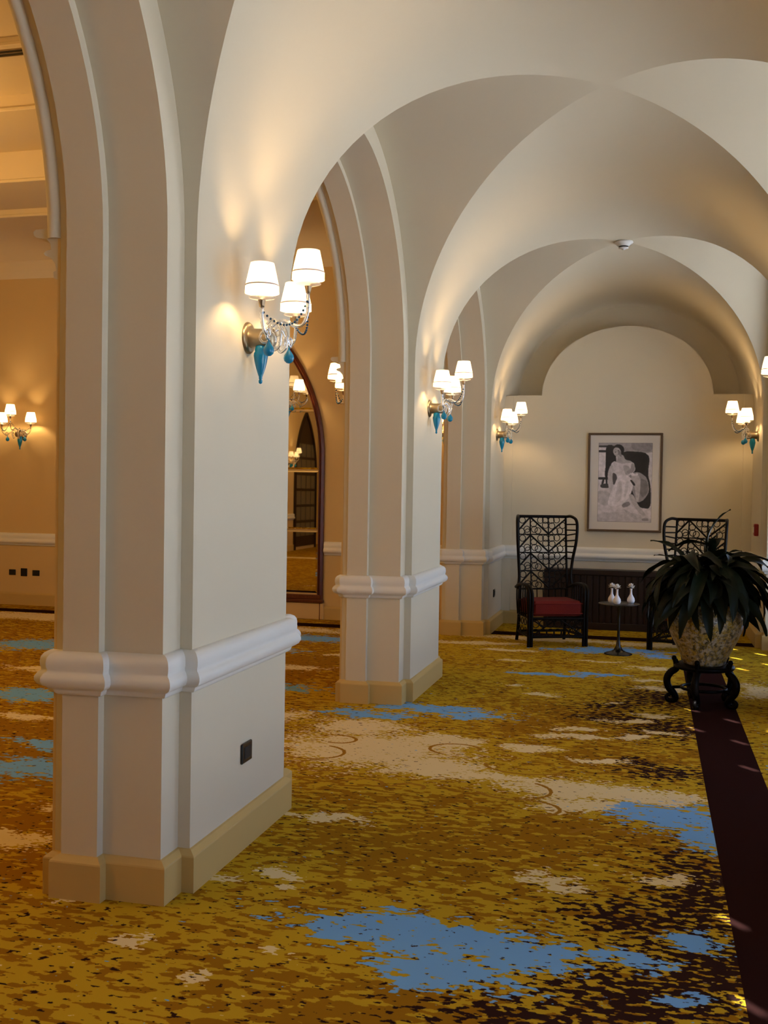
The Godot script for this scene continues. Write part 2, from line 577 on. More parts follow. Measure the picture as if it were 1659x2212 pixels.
func carpet_piece(parent: Node, x0: float, x1: float, z0: float, z1: float, tex: Texture2D, called := "carpet") -> void:
	var st := mb()
	var c := [Vector3(x0, 0, z0), Vector3(x1, 0, z0), Vector3(x1, 0, z1), Vector3(x0, 0, z1)]
	var u := [Vector2(0, 0), Vector2(1, 0), Vector2(1, 1), Vector2(0, 1)]
	for k in [0, 1, 2, 0, 2, 3]:
		st.set_uv(u[k])
		st.add_vertex(c[k])
	var m := mat(Color.WHITE, 1.0)
	m.albedo_texture = tex
	m.metallic_specular = 0.1
	m.texture_repeat = false
	m.uv1_scale = Vector3.ONE
	part(parent, called, done(st), m)

func carpets() -> void:
	var fl := setting("floor", "patterned carpet in gold, brown, blue and cream across corridor and ballroom", "floor")
	part(fl, "subfloor", boxmesh(Vector3(XLEFT - 0.3, -0.3, ZEND - 0.3), Vector3(2.1, -0.004, ZBACK + 0.3)), M.base)
	var near := carpet_texture(-2.4, 0.69, -6.6, -1.2, 0.0030, 0.31, 11)
	var far := carpet_texture(-2.4, 0.69, -12.68, -6.6, 0.0042, 0.31, 31)
	carpet_piece(fl, -2.4, 0.69, -6.6, -1.2, near)
	carpet_piece(fl, -2.4, 0.69, -12.68, -6.6, far)
	carpet_piece(fl, -2.4, 0.69, -1.2, ZBACK, near)
	var ball := carpet_texture(XLEFT, -2.4, -12.2, -2.2, 0.006, 0.62, 51)
	carpet_piece(fl, XLEFT, -2.4, -12.2, -2.2, ball)
	carpet_piece(fl, XLEFT, -2.4, -2.2, ZBACK, ball)
	var right := carpet_texture(1.02, 1.96, -12.68, -1.2, 0.006, 0.30, 71)
	carpet_piece(fl, 1.02, 1.96, -12.68, -1.2, right)
	carpet_piece(fl, 1.02, 1.96, -1.2, ZBACK, right)
	var st := mb()
	box(st, Vector3(0.69, -0.003, -11.62), Vector3(1.02, 0.0005, ZBACK))
	part(fl, "carpet_border", done(st), M.border)
	st = mb()
	box(st, Vector3(XD, -0.003, -11.90), Vector3(2 * CX - XD, 0.0008, -11.62))
	part(fl, "carpet_border", done(st), M.border)
	st = mb()
	box(st, Vector3(XLEFT + 0.4, -0.003, -11.78), Vector3(XE, 0.0008, -11.50))
	part(fl, "carpet_border", done(st), M.border)


# ------------------------------------------------------------------ arcade and vaults
func mx(x: float, right: bool) -> float:
	return 2.0 * CX - x if right else x

func pier_plan(zc: float, right: bool) -> PackedVector2Array:
	# half plan on the camera's side and its mirror, closed along the outer face
	var half := [[XE, HE], [XA, HE], [XA, HA], [XAB, HA], [XAB, HB], [XB, HB], [XB, HD], [XD, HD]]
	var out := PackedVector2Array()
	for p in half: out.append(Vector2(mx(p[0], right), zc + p[1]))
	for i in range(half.size() - 1, -1, -1): out.append(Vector2(mx(half[i][0], right), zc - half[i][1]))
	return out

func arc_pts(r: float, ry: float, zc: float, n := 40) -> PackedVector2Array:
	var out := PackedVector2Array()
	for i in n + 1:
		var a := PI * i / n
		out.append(Vector2(zc + r * cos(a), SPRING + ry * sin(a)))
	return out

func arcade() -> void:
	for right in [false, true]:
		var w := setting("wall_right" if right else "wall_left", "cream plaster arcade on stepped piers " + ("along the window side" if right else "between corridor and ballroom"), "wall")
		for k in range(-1, 4):
			var zc := ZP1 - PITCH * (k - 1)
			var plan := pier_plan(zc, right)
			if k == 3:   # the last pier runs into the end wall
				for i in plan.size():
					if plan[i].y < zc: plan[i].y = ZEND - 0.02
			var st := mb()
			prism(st, plan, 0.0, SPRING)
			part(w, "pier", done(st), M.wall)
		for k in range(-1, 3):
			var zb := ZP1 - PITCH * (k - 1) - PITCH / 2.0
			var rb := RC - (HB - HD)
			var ra := RC - (HA - HD)
			var re := RC - (HE - HD)
			var oc := arc_pts(RC, RISE, zb)
			var ob := arc_pts(rb, RISE - (HB - HD), zb)
			var oa := arc_pts(ra, RISE - (HA - HD), zb)
			var oe := arc_pts(re, RISE - (HE - HD), zb)
			var st := mb()
			var rows: Array
			# recessed ring facing the corridor, soffits of the orders and the step between
			var sg := 2
			for seg in [[XB, oc, XB, ob], [XB, ob, XAB, ob], [XAB, ob, XAB, oa], [XAB, oa, XA, oa], [XA, oa, XA, oe], [XA, oe, XE, oe]]:
				rows = [PackedVector3Array(), PackedVector3Array()]
				for i in oc.size():
					rows[0].append(Vector3(mx(seg[0], right), seg[1][i].y, seg[1][i].x))
					rows[1].append(Vector3(mx(seg[2], right), seg[3][i].y, seg[3][i].x))
				sg += 1
				grid(st, rows, false, false, sg)
			part(w, "arch", done(st), M.wall)
			# spandrel on the outer face up to the ceiling
			st = mb()
			var x := mx(XE, right)
			for i in oe.size() - 1:
				quad(st, Vector3(x, oe[i].y, oe[i].x), Vector3(x, oe[i + 1].y, oe[i + 1].x), Vector3(x, TOP, oe[i + 1].x), Vector3(x, TOP, oe[i].x))
			for s in [-1.0, 1.0]:
				var za: float = zb + s * re
				var zz: float = zb + s * PITCH / 2.0
				quad(st, Vector3(x, SPRING, za), Vector3(x, SPRING, zz), Vector3(x, TOP, zz), Vector3(x, TOP, za))
			part(w, "spandrel", done(st), M.warm_wall if not right else M.wall)
			if right: continue
			# roll moulding round the arch on the ballroom side
			var roll := PackedVector3Array()
			for p in arc_pts(re + 0.012, RISE - (HE - HD) + 0.012, zb): roll.append(Vector3(XE - 0.028, p.y, p.x))
			st = mb()
			tube(st, roll, 0.032, 10)
			part(w, "archivolt", done(st), M.wall)
		if not right:
			# warm face of the piers towards the ballroom, and the impost moulding at the springing
			for k in range(-1, 4):
				var zc := ZP1 - PITCH * (k - 1)
				var z1 := zc - HE if k < 3 else ZBALL
				part(w, "pier_face", boxmesh(Vector3(XE - 0.012, 0.0, z1), Vector3(XE + 0.001, SPRING + 0.04, zc + HE)), M.warm_wall)
				var pr := PackedVector2Array([Vector2(0, 2.40), Vector2(0.012, 2.405), Vector2(0.014, 2.43), Vector2(0.004, 2.435), Vector2(0.008, 2.46), Vector2(0.022, 2.485), Vector2(0.04, 2.495), Vector2(0.046, 2.503), Vector2(0.04, 2.512), Vector2(0.022, 2.518), Vector2(0.024, 2.54), Vector2(0.036, 2.558), Vector2(0.07, 2.566), Vector2(0.078, 2.575), Vector2(0.08, 2.588), Vector2(0.072, 2.598), Vector2(0, 2.60)])
				for q in pr.size(): pr[q].x *= 1.35
				var xi := XE - 0.012
				var st := mb()
				sweep(st, PackedVector2Array([Vector2(xi, zc + HE), Vector2(xi, z1)]), pr, 1.0)
				var endcap := PackedVector2Array()
				for q in pr: endcap.append(Vector2(xi - q.x, q.y))
				var tris := Geometry2D.triangulate_polygon(endcap)
				for q in range(0, tris.size(), 3):
					for ze in [zc + HE, z1]:
						tri(st, Vector3(endcap[tris[q]].x, endcap[tris[q]].y, ze), Vector3(endcap[tris[q + 1]].x, endcap[tris[q + 1]].y, ze), Vector3(endcap[tris[q + 2]].x, endcap[tris[q + 2]].y, ze))
				part(w, "impost", done(st), M.wall)

func vault() -> void:
	var c := setting("ceiling", "pale plaster groin vaults over the corridor", "ceiling")
	var n := 48
	for k in range(-1, 4):
		# transverse barrel over a pier, running out to the crowns of the bays on both sides
		var zc := ZP1 - PITCH * (k - 1)
		var rows := []
		for i in n + 1:
			var a := PI * i / n
			var x := CX - RX * cos(a)
			var reach := HD + RC * (1.0 - absf(cos(a)))
			var row := PackedVector3Array()
			var zn := zc + reach
			var zf := zc - reach
			if k == -1: zn = ZBACK
			if k == 3: zf = ZEND - 0.33
			for j in 5:
				row.append(Vector3(x, SPRING + RISE * sin(a), lerpf(zn, zf, j / 4.0)))
			rows.append(row)
		var st := mb()
		grid(st, rows, false, false, 1)
		part(c, "barrel_vault", done(st), M.vault)
	for k in range(-1, 3):
		var zb := ZP1 - PITCH * (k - 1) - PITCH / 2.0
		for right in [false, true]:
			var rows := []
			for i in n + 1:
				var a := PI * i / n
				var dz := RC * cos(a)
				var xi := mx(CX - RX * absf(cos(a)), right)
				var row := PackedVector3Array()
				for j in 4:
					row.append(Vector3(lerpf(xi, mx(XB, right), j / 3.0), SPRING + RISE * sin(a), zb + dz))
				rows.append(row)
			var st := mb()
			grid(st, rows, false, false, 1)
			part(c, "side_vault", done(st), M.vault)
	part(c, "roof_slab", boxmesh(Vector3(XE - 0.05, TOP - 0.05, ZEND - 0.8), Vector3(2.1, TOP + 0.2, ZBACK + 0.3)), M.ceiling)

func end_walls() -> void:
	var w := setting("wall_back", "cream end wall of the corridor under the last vault, with an arched recess", "wall")
	# a screen wall with an arched head stands in front of the closed end of the vault
	var st := mb()
	var th := 0.12
	var zv := ZEND - 0.32
	var xl := XD - 0.02
	var xr := 2 * CX - XD + 0.02
	var yl := 2.775
	box(st, Vector3(xl, 0, ZEND - th), Vector3(xr, yl, ZEND))
	var n := 48
	var inner := PackedVector2Array()
	for i in n + 1:
		var a := PI * i / n
		inner.append(Vector2(CX - 0.989 * cos(a), yl + 0.815 * sin(a)))
	var cc := Vector3(CX, yl, 0)
	for i in n:
		var p0 := Vector3(inner[i].x, inner[i].y, 0)
		var p1 := Vector3(inner[i + 1].x, inner[i + 1].y, 0)
		var zf := Vector3(0, 0, ZEND)
		var zk := Vector3(0, 0, ZEND - th)
		tri(st, cc + zf, p1 + zf, p0 + zf)
		tri(st, cc + zk, p0 + zk, p1 + zk)
		quad(st, p0 + zf, p1 + zf, p1 + zk, p0 + zk)
	part(w, "arched_screen", done(st), M.wall)
	part(w, "ledge", boxmesh(Vector3(xl, yl - 0.1, zv), Vector3(xr, yl, ZEND - th)), M.wall)
	# cove that draws the vault in to the arched niche behind the screen
	st = mb()
	var rows := []
	var low := asin((yl - SPRING) / RISE)
	for i in n + 1:
		var a := PI * i / n
		var b := lerpf(low, PI - low, float(i) / n)
		var rim := Vector2(CX - RX * cos(b), SPRING + RISE * sin(b))
		var niche := Vector2(CX - 1.30 * cos(a), yl + 1.10 * sin(a))
		var row := PackedVector3Array()
		for k in 11:
			var t := k / 10.0 * PI / 2.0
			var q := niche.lerp(rim, cos(t))
			row.append(Vector3(q.x, q.y, lerpf(ZEND + 0.34, zv + 0.002, sin(t))))
		rows.append(row)
	grid(st, rows, false, false, 1)
	part(w, "cove", done(st), M.wall)
	part(w, "vault_end", boxmesh(Vector3(xl, 0, zv - 0.2), Vector3(xr, TOP, zv)), M.wall)
	for sg in [-1.0, 1.0]:
		part(w, "return_wall", boxmesh(Vector3(CX + sg * 1.44 - 0.01, 0, zv), Vector3(CX + sg * 1.44 + 0.01, SPRING + 0.3, ZEND)), M.wall)
	# shallow pilaster strips beside the piers
	for sgn in [-1.0, 1.0]:
		var x0: float = CX + sgn * 1.33
		var x1: float = CX + sgn * 1.44
		part(w, "pilaster_strip", boxmesh(Vector3(minf(x0, x1), 0, ZEND), Vector3(maxf(x0, x1), 2.77, ZEND + 0.02), 0.004), M.wall)
	# wall closing the corridor behind the photographer
	var f := setting("wall_front", "cream wall closing corridor and ballroom behind the photographer", "wall")
	part(f, "plaster", boxmesh(Vector3(XLEFT - 0.2, 0, ZBACK), Vector3(2.1, TOP, ZBACK + 0.2)), M.warm_wall)
	# dark slatted panel let into the end wall under the rail
	var p := thing("slatted_panel", "dark brown wooden slatted panel low against the end wall behind the chairs", "panel", Vector3(CX, 0.0, ZEND + 0.2))
	part(p, "case", boxmesh(Vector3(-0.90, 0.0, -0.195), Vector3(0.90, 0.70, 0.012), 0.004), M.dark_wood)
	for r in [[Vector3(-0.90, 0.64, 0.012), Vector3(0.90, 0.70, 0.045)], [Vector3(-0.90, 0.0, 0.012), Vector3(0.90, 0.08, 0.045)], [Vector3(-0.90, 0.07, 0.012), Vector3(-0.85, 0.64, 0.045)], [Vector3(0.85, 0.07, 0.012), Vector3(0.90, 0.64, 0.045)]]:
		part(p, "frame_rail", boxmesh(r[0], r[1], 0.004), M.dark_wood)
	var slat := boxmesh(Vector3(-0.030, 0.07, 0.012), Vector3(0.030, 0.64, 0.028), 0.006)
	for i in 23:
		part(p, "slat", slat, M.dark_wood, Transform3D(Basis.IDENTITY, Vector3(-0.81 + i * 0.0736, 0, 0)))

func ballroom() -> void:
	var w := setting("wall_ballroom", "warm yellow ballroom end wall beyond the arches", "wall")
	part(w, "plaster", boxmesh(Vector3(XLEFT, 0, ZBALL - 0.3), Vector3(XA, TOP, ZBALL)), M.warm_wall)
	var l := setting("wall_ballroom_side", "warm yellow side wall of the ballroom opposite the arcade", "wall")
	part(l, "plaster", boxmesh(Vector3(XLEFT - 0.2, 0, ZBALL - 0.3), Vector3(XLEFT, TOP, ZBACK)), M.warm_wall)
	# cornice, and a tray ceiling that steps up towards the middle of the room
	var tr := setting("trim_1", "stepped cream cornice under the ballroom ceiling", "cornice")
	var st := mb()
	sweep(st, PackedVector2Array([Vector2(XLEFT, ZBALL), Vector2(XE, ZBALL)]), PackedVector2Array([Vector2(0, 4.32), Vector2(0.02, 4.32), Vector2(0.022, 4.40), Vector2(0.05, 4.41), Vector2(0.055, 4.44), Vector2(0.09, 4.47), Vector2(0.095, 4.50), Vector2(0.12, 4.53), Vector2(0.12, 4.54), Vector2(0, 4.54)]), -1.0)
	part(tr, "moulding", done(st), M.ceiling)
	var c := setting("ceiling_ballroom", "cream tray ceiling of the ballroom stepping up in long beams", "ceiling")
	var steps := [[ZBALL - 0.1, 4.53], [-10.07, 4.606], [-9.145, 4.90], [-8.13, 5.03], [-7.20, 5.09], [-6.2, 5.16]]
	for i in steps.size():
		var z0: float = steps[i][0]
		var z1: float = steps[i + 1][0] if i + 1 < steps.size() else ZBACK
		part(c, "ceiling_step", boxmesh(Vector3(XLEFT, steps[i][1], z0), Vector3(XE + 0.02, TOP + 0.15, z1)), M.ceiling)
		if i > 0:
			# a small fillet moulding at each riser
			part(c, "fillet", boxmesh(Vector3(XLEFT, steps[i - 1][1] - 0.012, z0 - 0.05), Vector3(XE, steps[i - 1][1] + 0.02, z0 + 0.018), 0.006), M.ceiling)
	var v := thing("air_slot", "long black linear air slot in the ballroom ceiling", "vent", Vector3(-5.2, 5.03, -7.30))
	part(v, "slot_body", boxmesh(Vector3(-3.2, -0.012, -0.05), Vector3(3.2, 0.004, 0.05)), M.slot)
	for dz in [-0.052, 0.0, 0.052]:
		part(v, "slot_rail", boxmesh(Vector3(-3.2, -0.02, dz - 0.005), Vector3(3.2, 0.0, dz + 0.005)), M.bronze)
	# hanging bowl lamps along the middle of the ballroom, out of the picture, that give its warm light
	var names := ["nearest the end wall", "in the middle of the room", "farthest from the end wall"]
	for q in 3:
		var d := thing("hanging_bowl_lamp", "frosted hanging bowl lamp of the ballroom, the one " + names[q], "lamp", Vector3(-6.3 + 0.5 * q, 3.7, -7.2 + q * 3.8), 0.0, "hanging ballroom lamps")
		st = mb()
		lathe(st, PackedVector2Array([Vector2(0, -0.10), Vector2(0.09, -0.085), Vector2(0.17, -0.04), Vector2(0.21, 0.03), Vector2(0.215, 0.06), Vector2(0.205, 0.06)]), 32)
		part(d, "lamp_bowl", done(st), M.bowl)
		st = mb()
		tube(st, PackedVector3Array([Vector3(0, 0.05, 0), Vector3(0, 1.6, 0)]), 0.009, 10)
		part(d, "rod", done(st), M.bronze)
		st = mb()
		for a in 3: tube(st, PackedVector3Array([Vector3(0.21 * cos(TAU * a / 3), 0.06, 0.21 * sin(TAU * a / 3)), Vector3(0, 0.34, 0)]), 0.005, 8)
		part(d, "hanger", done(st), M.bronze)
		var o := OmniLight3D.new()
		o.name = "bowl_light"
		d.add_child(o, true)
		o.position = Vector3(0, 0.02, 0)
		o.omni_range = 20.0
		o.omni_attenuation = 2.0
		o.light_color = Color(1.0, 0.80, 0.48)
		o.light_energy = 3.2
		o.light_size = 0.15
		o.shadow_enabled = true
	# dark pointed door on the side wall, seen in the tall mirror
	var dr := setting("door_1", "dark wooden pointed double door with small panes in the ballroom side wall", "door")
	pointed_frame(dr, Transform3D(Basis(Vector3.UP, PI / 2), Vector3(XLEFT, 0, 2.1)), 0.92, 1.9, 2.2, 0.10, 0.06, M.dark_wood, "door_frame")
	var dx := Transform3D(Basis(Vector3.UP, PI / 2), Vector3(XLEFT, 0, 2.1))
	part(dr, "door_panel", pointed_fill(0.84, 1.9, 2.2, 0.08, 0.012), M.dark_wood, dx)
	for row in 6:
		for col in 4:
			var x0 := -0.78 + col * 0.4
			part(dr, "pane", boxmesh(Vector3(x0, 0.35 + row * 0.42, 0.012), Vector3(x0 + 0.34, 0.70 + row * 0.42, 0.02)), M.pane, dx)


# a pointed arch outline: half width w, springing s, radius r, foot b
func pointed(w: float, s: float, r: float, b: float, n := 16) -> PackedVector2Array:
	var out := PackedVector2Array([Vector2(w, b)])
	var top := acos(clampf((r - w) / r, -1, 1))
	for i in n + 1:
		var a := top * i / n
		out.append(Vector2(w - r + r * cos(a), s + r * sin(a)))
	for i in range(n - 1, -1, -1):
		var a := top * i / n
		out.append(Vector2(-(w - r + r * cos(a)), s + r * sin(a)))
	out.append(Vector2(-w, b))
	return out

func pointed_fill(w: float, s: float, r: float, b: float, depth: float) -> ArrayMesh:
	var st := mb()
	slab(st, pointed(w, s, r, b), 0.0, depth)
	return done(st)

func pointed_frame(parent: Node, xf: Transform3D, w: float, s: float, r: float, face: float, depth: float, m: Material, called: String) -> void:
	var o := pointed(w, s, r, 0.0)
	var i := pointed(w - face, s, r - face, 0.0)
	var st := mb()
	for k in o.size() - 1:
		var a := Vector3(o[k].x, o[k].y, 0)
		var b := Vector3(o[k + 1].x, o[k + 1].y, 0)
		var c := Vector3(i[k + 1].x, i[k + 1].y, 0)
		var d := Vector3(i[k].x, i[k].y, 0)
		var z := Vector3(0, 0, depth)
		var q := Vector3(0, 0, depth * 0.6)
		var e := d.lerp(a, 0.35) + z
		var f := c.lerp(b, 0.35) + z
		quad(st, a + q, b + q, f, e)
		quad(st, e, f, c + q, d + q)
		quad(st, a, b, b + q, a + q)
		quad(st, d + q, c + q, c, d)
	part(parent, called, done(st), m, xf)

func right_openings() -> void:
	# tall arched glazed doors in the bays of the window side; they stand outside the picture and let the daylight in
	var rb := RC - (HA - HD)
	for k in range(0, 3):
		var zb := ZP1 - PITCH * (k - 1) - PITCH / 2.0
		var w := setting("window_%d" % (k + 1), "tall arched glazed door of dark wood on the window side", "window")
		var x := mx(XAB, true) + 0.03
		var arch := arc_pts(rb, RISE - (HA - HD), zb, 24)
		var st := mb()
		for i in arch.size() - 1:
			var c := Vector2(zb, SPRING)
			var o0 := arch[i]
			var o1 := arch[i + 1]
			var i0 := c + (o0 - c) * 0.92
			var i1 := c + (o1 - c) * 0.92
			for xx in [x, x + 0.06]:
				quad(st, Vector3(xx, o0.y, o0.x), Vector3(xx, o1.y, o1.x), Vector3(xx, i1.y, i1.x), Vector3(xx, i0.y, i0.x))
			quad(st, Vector3(x, i0.y, i0.x), Vector3(x, i1.y, i1.x), Vector3(x + 0.06, i1.y, i1.x), Vector3(x + 0.06, i0.y, i0.x))
		part(w, "head_frame", done(st), M.dark_wood)
		for s in [-1.0, 1.0]:
			part(w, "jamb", boxmesh(Vector3(x, 0, minf(zb + s * rb, zb + s * rb * 0.92)), Vector3(x + 0.06, SPRING, maxf(zb + s * rb, zb + s * rb * 0.92)), 0.004), M.dark_wood)
		for j in range(-1, 2):
			part(w, "mullion", boxmesh(Vector3(x, 0.0, zb + j * rb * 0.5 - 0.035), Vector3(x + 0.05, SPRING + (RISE - 0.2) * sqrt(1.0 - pow(j * 0.5, 2)) * 0.97, zb + j * rb * 0.5 + 0.035), 0.004), M.dark_wood)
		for y in [0.0, 0.72, 1.4, 2.08, 2.66, 3.2]:
			var hw := rb * (0.96 if y < 2.7 else sqrt(1.0 - pow((y - SPRING) / (RISE - 0.2), 2)) * 0.97)
			part(w, "transom", boxmesh(Vector3(x + 0.005, y, zb - hw), Vector3(x + 0.045, y + (0.22 if y < 0.1 else 0.06), zb + hw), 0.004), M.dark_wood)
		st = mb()
		var xp := x + 0.025
		quad(st, Vector3(xp, 0.1, zb - rb), Vector3(xp, 0.1, zb + rb), Vector3(xp, SPRING, zb + rb), Vector3(xp, SPRING, zb - rb))
		for i in arch.size() - 1:
			tri(st, Vector3(xp, SPRING, zb), Vector3(xp, arch[i].y, arch[i].x), Vector3(xp, arch[i + 1].y, arch[i + 1].x))
		part(w, "pane", done(st), M.pane)
	var t := setting("floor_terrace", "pale stone terrace outside the glazed doors", "terrace")
	part(t, "paving", boxmesh(Vector3(2.1, -0.3, -30), Vector3(40, -0.02, 25)), M.paving)
	# closed rear bay behind the photographer
	part(t, "bay_infill", boxmesh(Vector3(mx(XAB, true), 0, ZP1 + PITCH), Vector3(2.1, 4.2, ZBACK)), M.wall)
	# boarded roof over the terrace: boards laid askew with narrow gaps that let thin streaks of sun through
	var r := setting("ceiling_terrace", "boarded roof of the terrace outside the glazed doors", "roof")
	var along := Vector3(0.66, 0, 0.75).normalized()
	var b := Basis(along, Vector3.UP, along.cross(Vector3.UP))
	var board := boxmesh(Vector3(-3.4, 0, -0.206), Vector3(3.4, 0.03, 0.206))
	for i in 34:
		var o := Vector3(3.4, 4.40, -15.2 + i * 0.66)
		part(r, "board", board, M.dark_wood, Transform3D(b, o))
	for i in 12:
		part(r, "cross_beam", boxmesh(Vector3(1.9 + i * 0.26, 4.28, ZEND - 2.0), Vector3(2.03 + i * 0.26, 4.40, ZBACK + 1.5)), M.dark_wood)


# ------------------------------------------------------------------ rails and baseboards
const RAIL := [[0.0, 0.790], [0.012, 0.790], [0.020, 0.796], [0.024, 0.806], [0.026, 0.813], [0.038, 0.818], [0.053, 0.828], [0.061, 0.843], [0.061, 0.858], [0.053, 0.872], [0.043, 0.881], [0.042, 0.888], [0.045, 0.900], [0.046, 0.916], [0.043, 0.934], [0.034, 0.948], [0.018, 0.957], [0.0, 0.957]]
const BASE := [[0.0, 0.165], [0.010, 0.163], [0.026, 0.150], [0.031, 0.146], [0.033, 0.140], [0.033, 0.0]]

func prof(list: Array) -> PackedVector2Array:
	var out := PackedVector2Array()
	for p in list: out.append(Vector2(p[0], p[1]))
	return out

func rails_and_bases() -> void:
	var n := 2
	var rails := []
	for k in range(-1, 3):
		var plan := pier_plan(ZP1 - PITCH * (k - 1), false)
		rails.append([plan, true, -1.0, "round the %s pier of the arcade" % ["hindmost", "rear", "nearest", "middle"][k + 1], "left"])
	# last piers and end walls in one run, from the mirror round to the window side
	var zc := ZP1 - PITCH * 2.0
	var run := PackedVector2Array([Vector2(-3.50, ZBALL), Vector2(XE, ZBALL), Vector2(XE, zc + HE), Vector2(XA, zc + HE), Vector2(XA, zc + HA), Vector2(XAB, zc + HA), Vector2(XAB, zc + HB), Vector2(XB, zc + HB), Vector2(XB, zc + HD), Vector2(XD, zc + HD), Vector2(XD, ZEND)])
	var back := run.duplicate()
	back.reverse()
	for p in back:
		if p.x > XAB - 0.01: run.append(Vector2(2 * CX - p.x, p.y))
	rails.append([run, false, -1.0, "along the end walls and round the last piers", "back"])
	rails.append([PackedVector2Array([Vector2(XLEFT, ZBACK), Vector2(XLEFT, 3.05)]), false, -1.0, "on the ballroom side wall behind", "ballroom_side"])
	rails.append([PackedVector2Array([Vector2(XLEFT, 1.15), Vector2(XLEFT, ZBALL), Vector2(-4.54, ZBALL)]), false, -1.0, "on the ballroom walls left of the tall mirror", "ballroom"])
	for k in range(-1, 3):
		var pl := pier_plan(ZP1 - PITCH * (k - 1), true)
		var inner := PackedVector2Array()
		for i in range(2, pl.size() - 2): inner.append(pl[i])
		rails.append([inner, false, 1.0, "round the %s pier of the window side" % ["hindmost", "rear", "nearest", "middle"][k + 1], "right"])
	for r in rails:
		var plan: PackedVector2Array = r[0]
		var sd: float = r[2]
		# find which side is out by the sign that moves the run towards open space
		var t := setting("trim_%d" % n, "white moulded dado rail " + r[3], "dado rail")
		n += 1
		var st := mb()
		sweep(st, plan, prof(RAIL), sd, r[1])
		part(t, "moulding", done(st), M.rail)
		var b := setting("baseboard_" + r[4], "cream chamfered baseboard " + r[3], "baseboard")
		st = mb()
		sweep(st, plan, prof(BASE), sd, r[1], true)
		part(b, "board", done(st), M.base)


# ------------------------------------------------------------------ small wall fittings
func socket(at: Vector3, turn: float, w: float, h: float, label: String, group := "", toggle := false) -> void:
	var s := thing("socket_plate", label, "socket", at, turn, group)
	part(s, "plate", boxmesh(Vector3(-w / 2, -h / 2, 0), Vector3(w / 2, h / 2, 0.012), 0.004), M.black)
	if toggle:
		part(s, "insert", boxmesh(Vector3(-w * 0.3, -h * 0.3, 0.010), Vector3(w * 0.3, h * 0.3, 0.015), 0.003), M.slot)

func wall_fittings() -> void:
	socket(Vector3(XD, 0.413, -4.365), PI / 2, 0.115, 0.09, "square black socket plate low on the nearest pier", "", true)
	socket(Vector3(XD, 0.425, -12.02), PI / 2, 0.10, 0.09, "black socket plate low on the last pier beside the left chair", "", true)
	socket(Vector3(-7.855, 0.43, ZBALL), 0.0, 0.10, 0.075, "leftmost of three black plates low on the ballroom wall", "black plates on the ballroom wall", true)
	socket(Vector3(-7.68, 0.435, ZBALL), 0.0, 0.095, 0.105, "middle and tallest of three black plates low on the ballroom wall", "black plates on the ballroom wall", true)
	socket(Vector3(-7.50, 0.43, ZBALL), 0.0, 0.105, 0.075, "rightmost of three black plates low on the ballroom wall", "black plates on the ballroom wall", true)
	var f := thing("fire_call_point", "small red fire alarm call point on the right end pier", "alarm", Vector3(2 * CX - XD, 1.235, -11.86), -PI / 2)
	part(f, "housing", boxmesh(Vector3(-0.055, -0.065, 0), Vector3(0.055, 0.065, 0.045), 0.008), M.red)
	part(f, "press_plate", boxmesh(Vector3(-0.032, -0.03, 0.044), Vector3(0.032, 0.03, 0.05), 0.003), M.white)
	# smoke detector at the crown of the far vault
	var zb := ZP1 - PITCH * 1.5
	var s := thing("smoke_detector", "white round smoke detector at the crown of the far vault", "detector", Vector3(CX + 0.01, SPRING + RISE - 0.055, zb))
	var st := mb()
	lathe(st, PackedVector2Array([Vector2(0.0, 0.06), Vector2(0.085, 0.055), Vector2(0.09, 0.045), Vector2(0.085, 0.036), Vector2(0.07, 0.032), Vector2(0.062, 0.018), Vector2(0.048, 0.008)]), 28)
	part(s, "base", done(st), M.white)
	st = mb()
	lathe(st, PackedVector2Array([Vector2(0.042, 0.009), Vector2(0.042, -0.004)]), 28)
	part(s, "dark_slots", done(st), M.slot)
	st = mb()
	lathe(st, PackedVector2Array([Vector2(0.047, -0.004), Vector2(0.046, -0.009), Vector2(0.03, -0.014), Vector2(0.016, -0.016), Vector2(0.015, -0.024), Vector2(0, -0.026)]), 28)
	part(s, "cap", done(st), M.white)

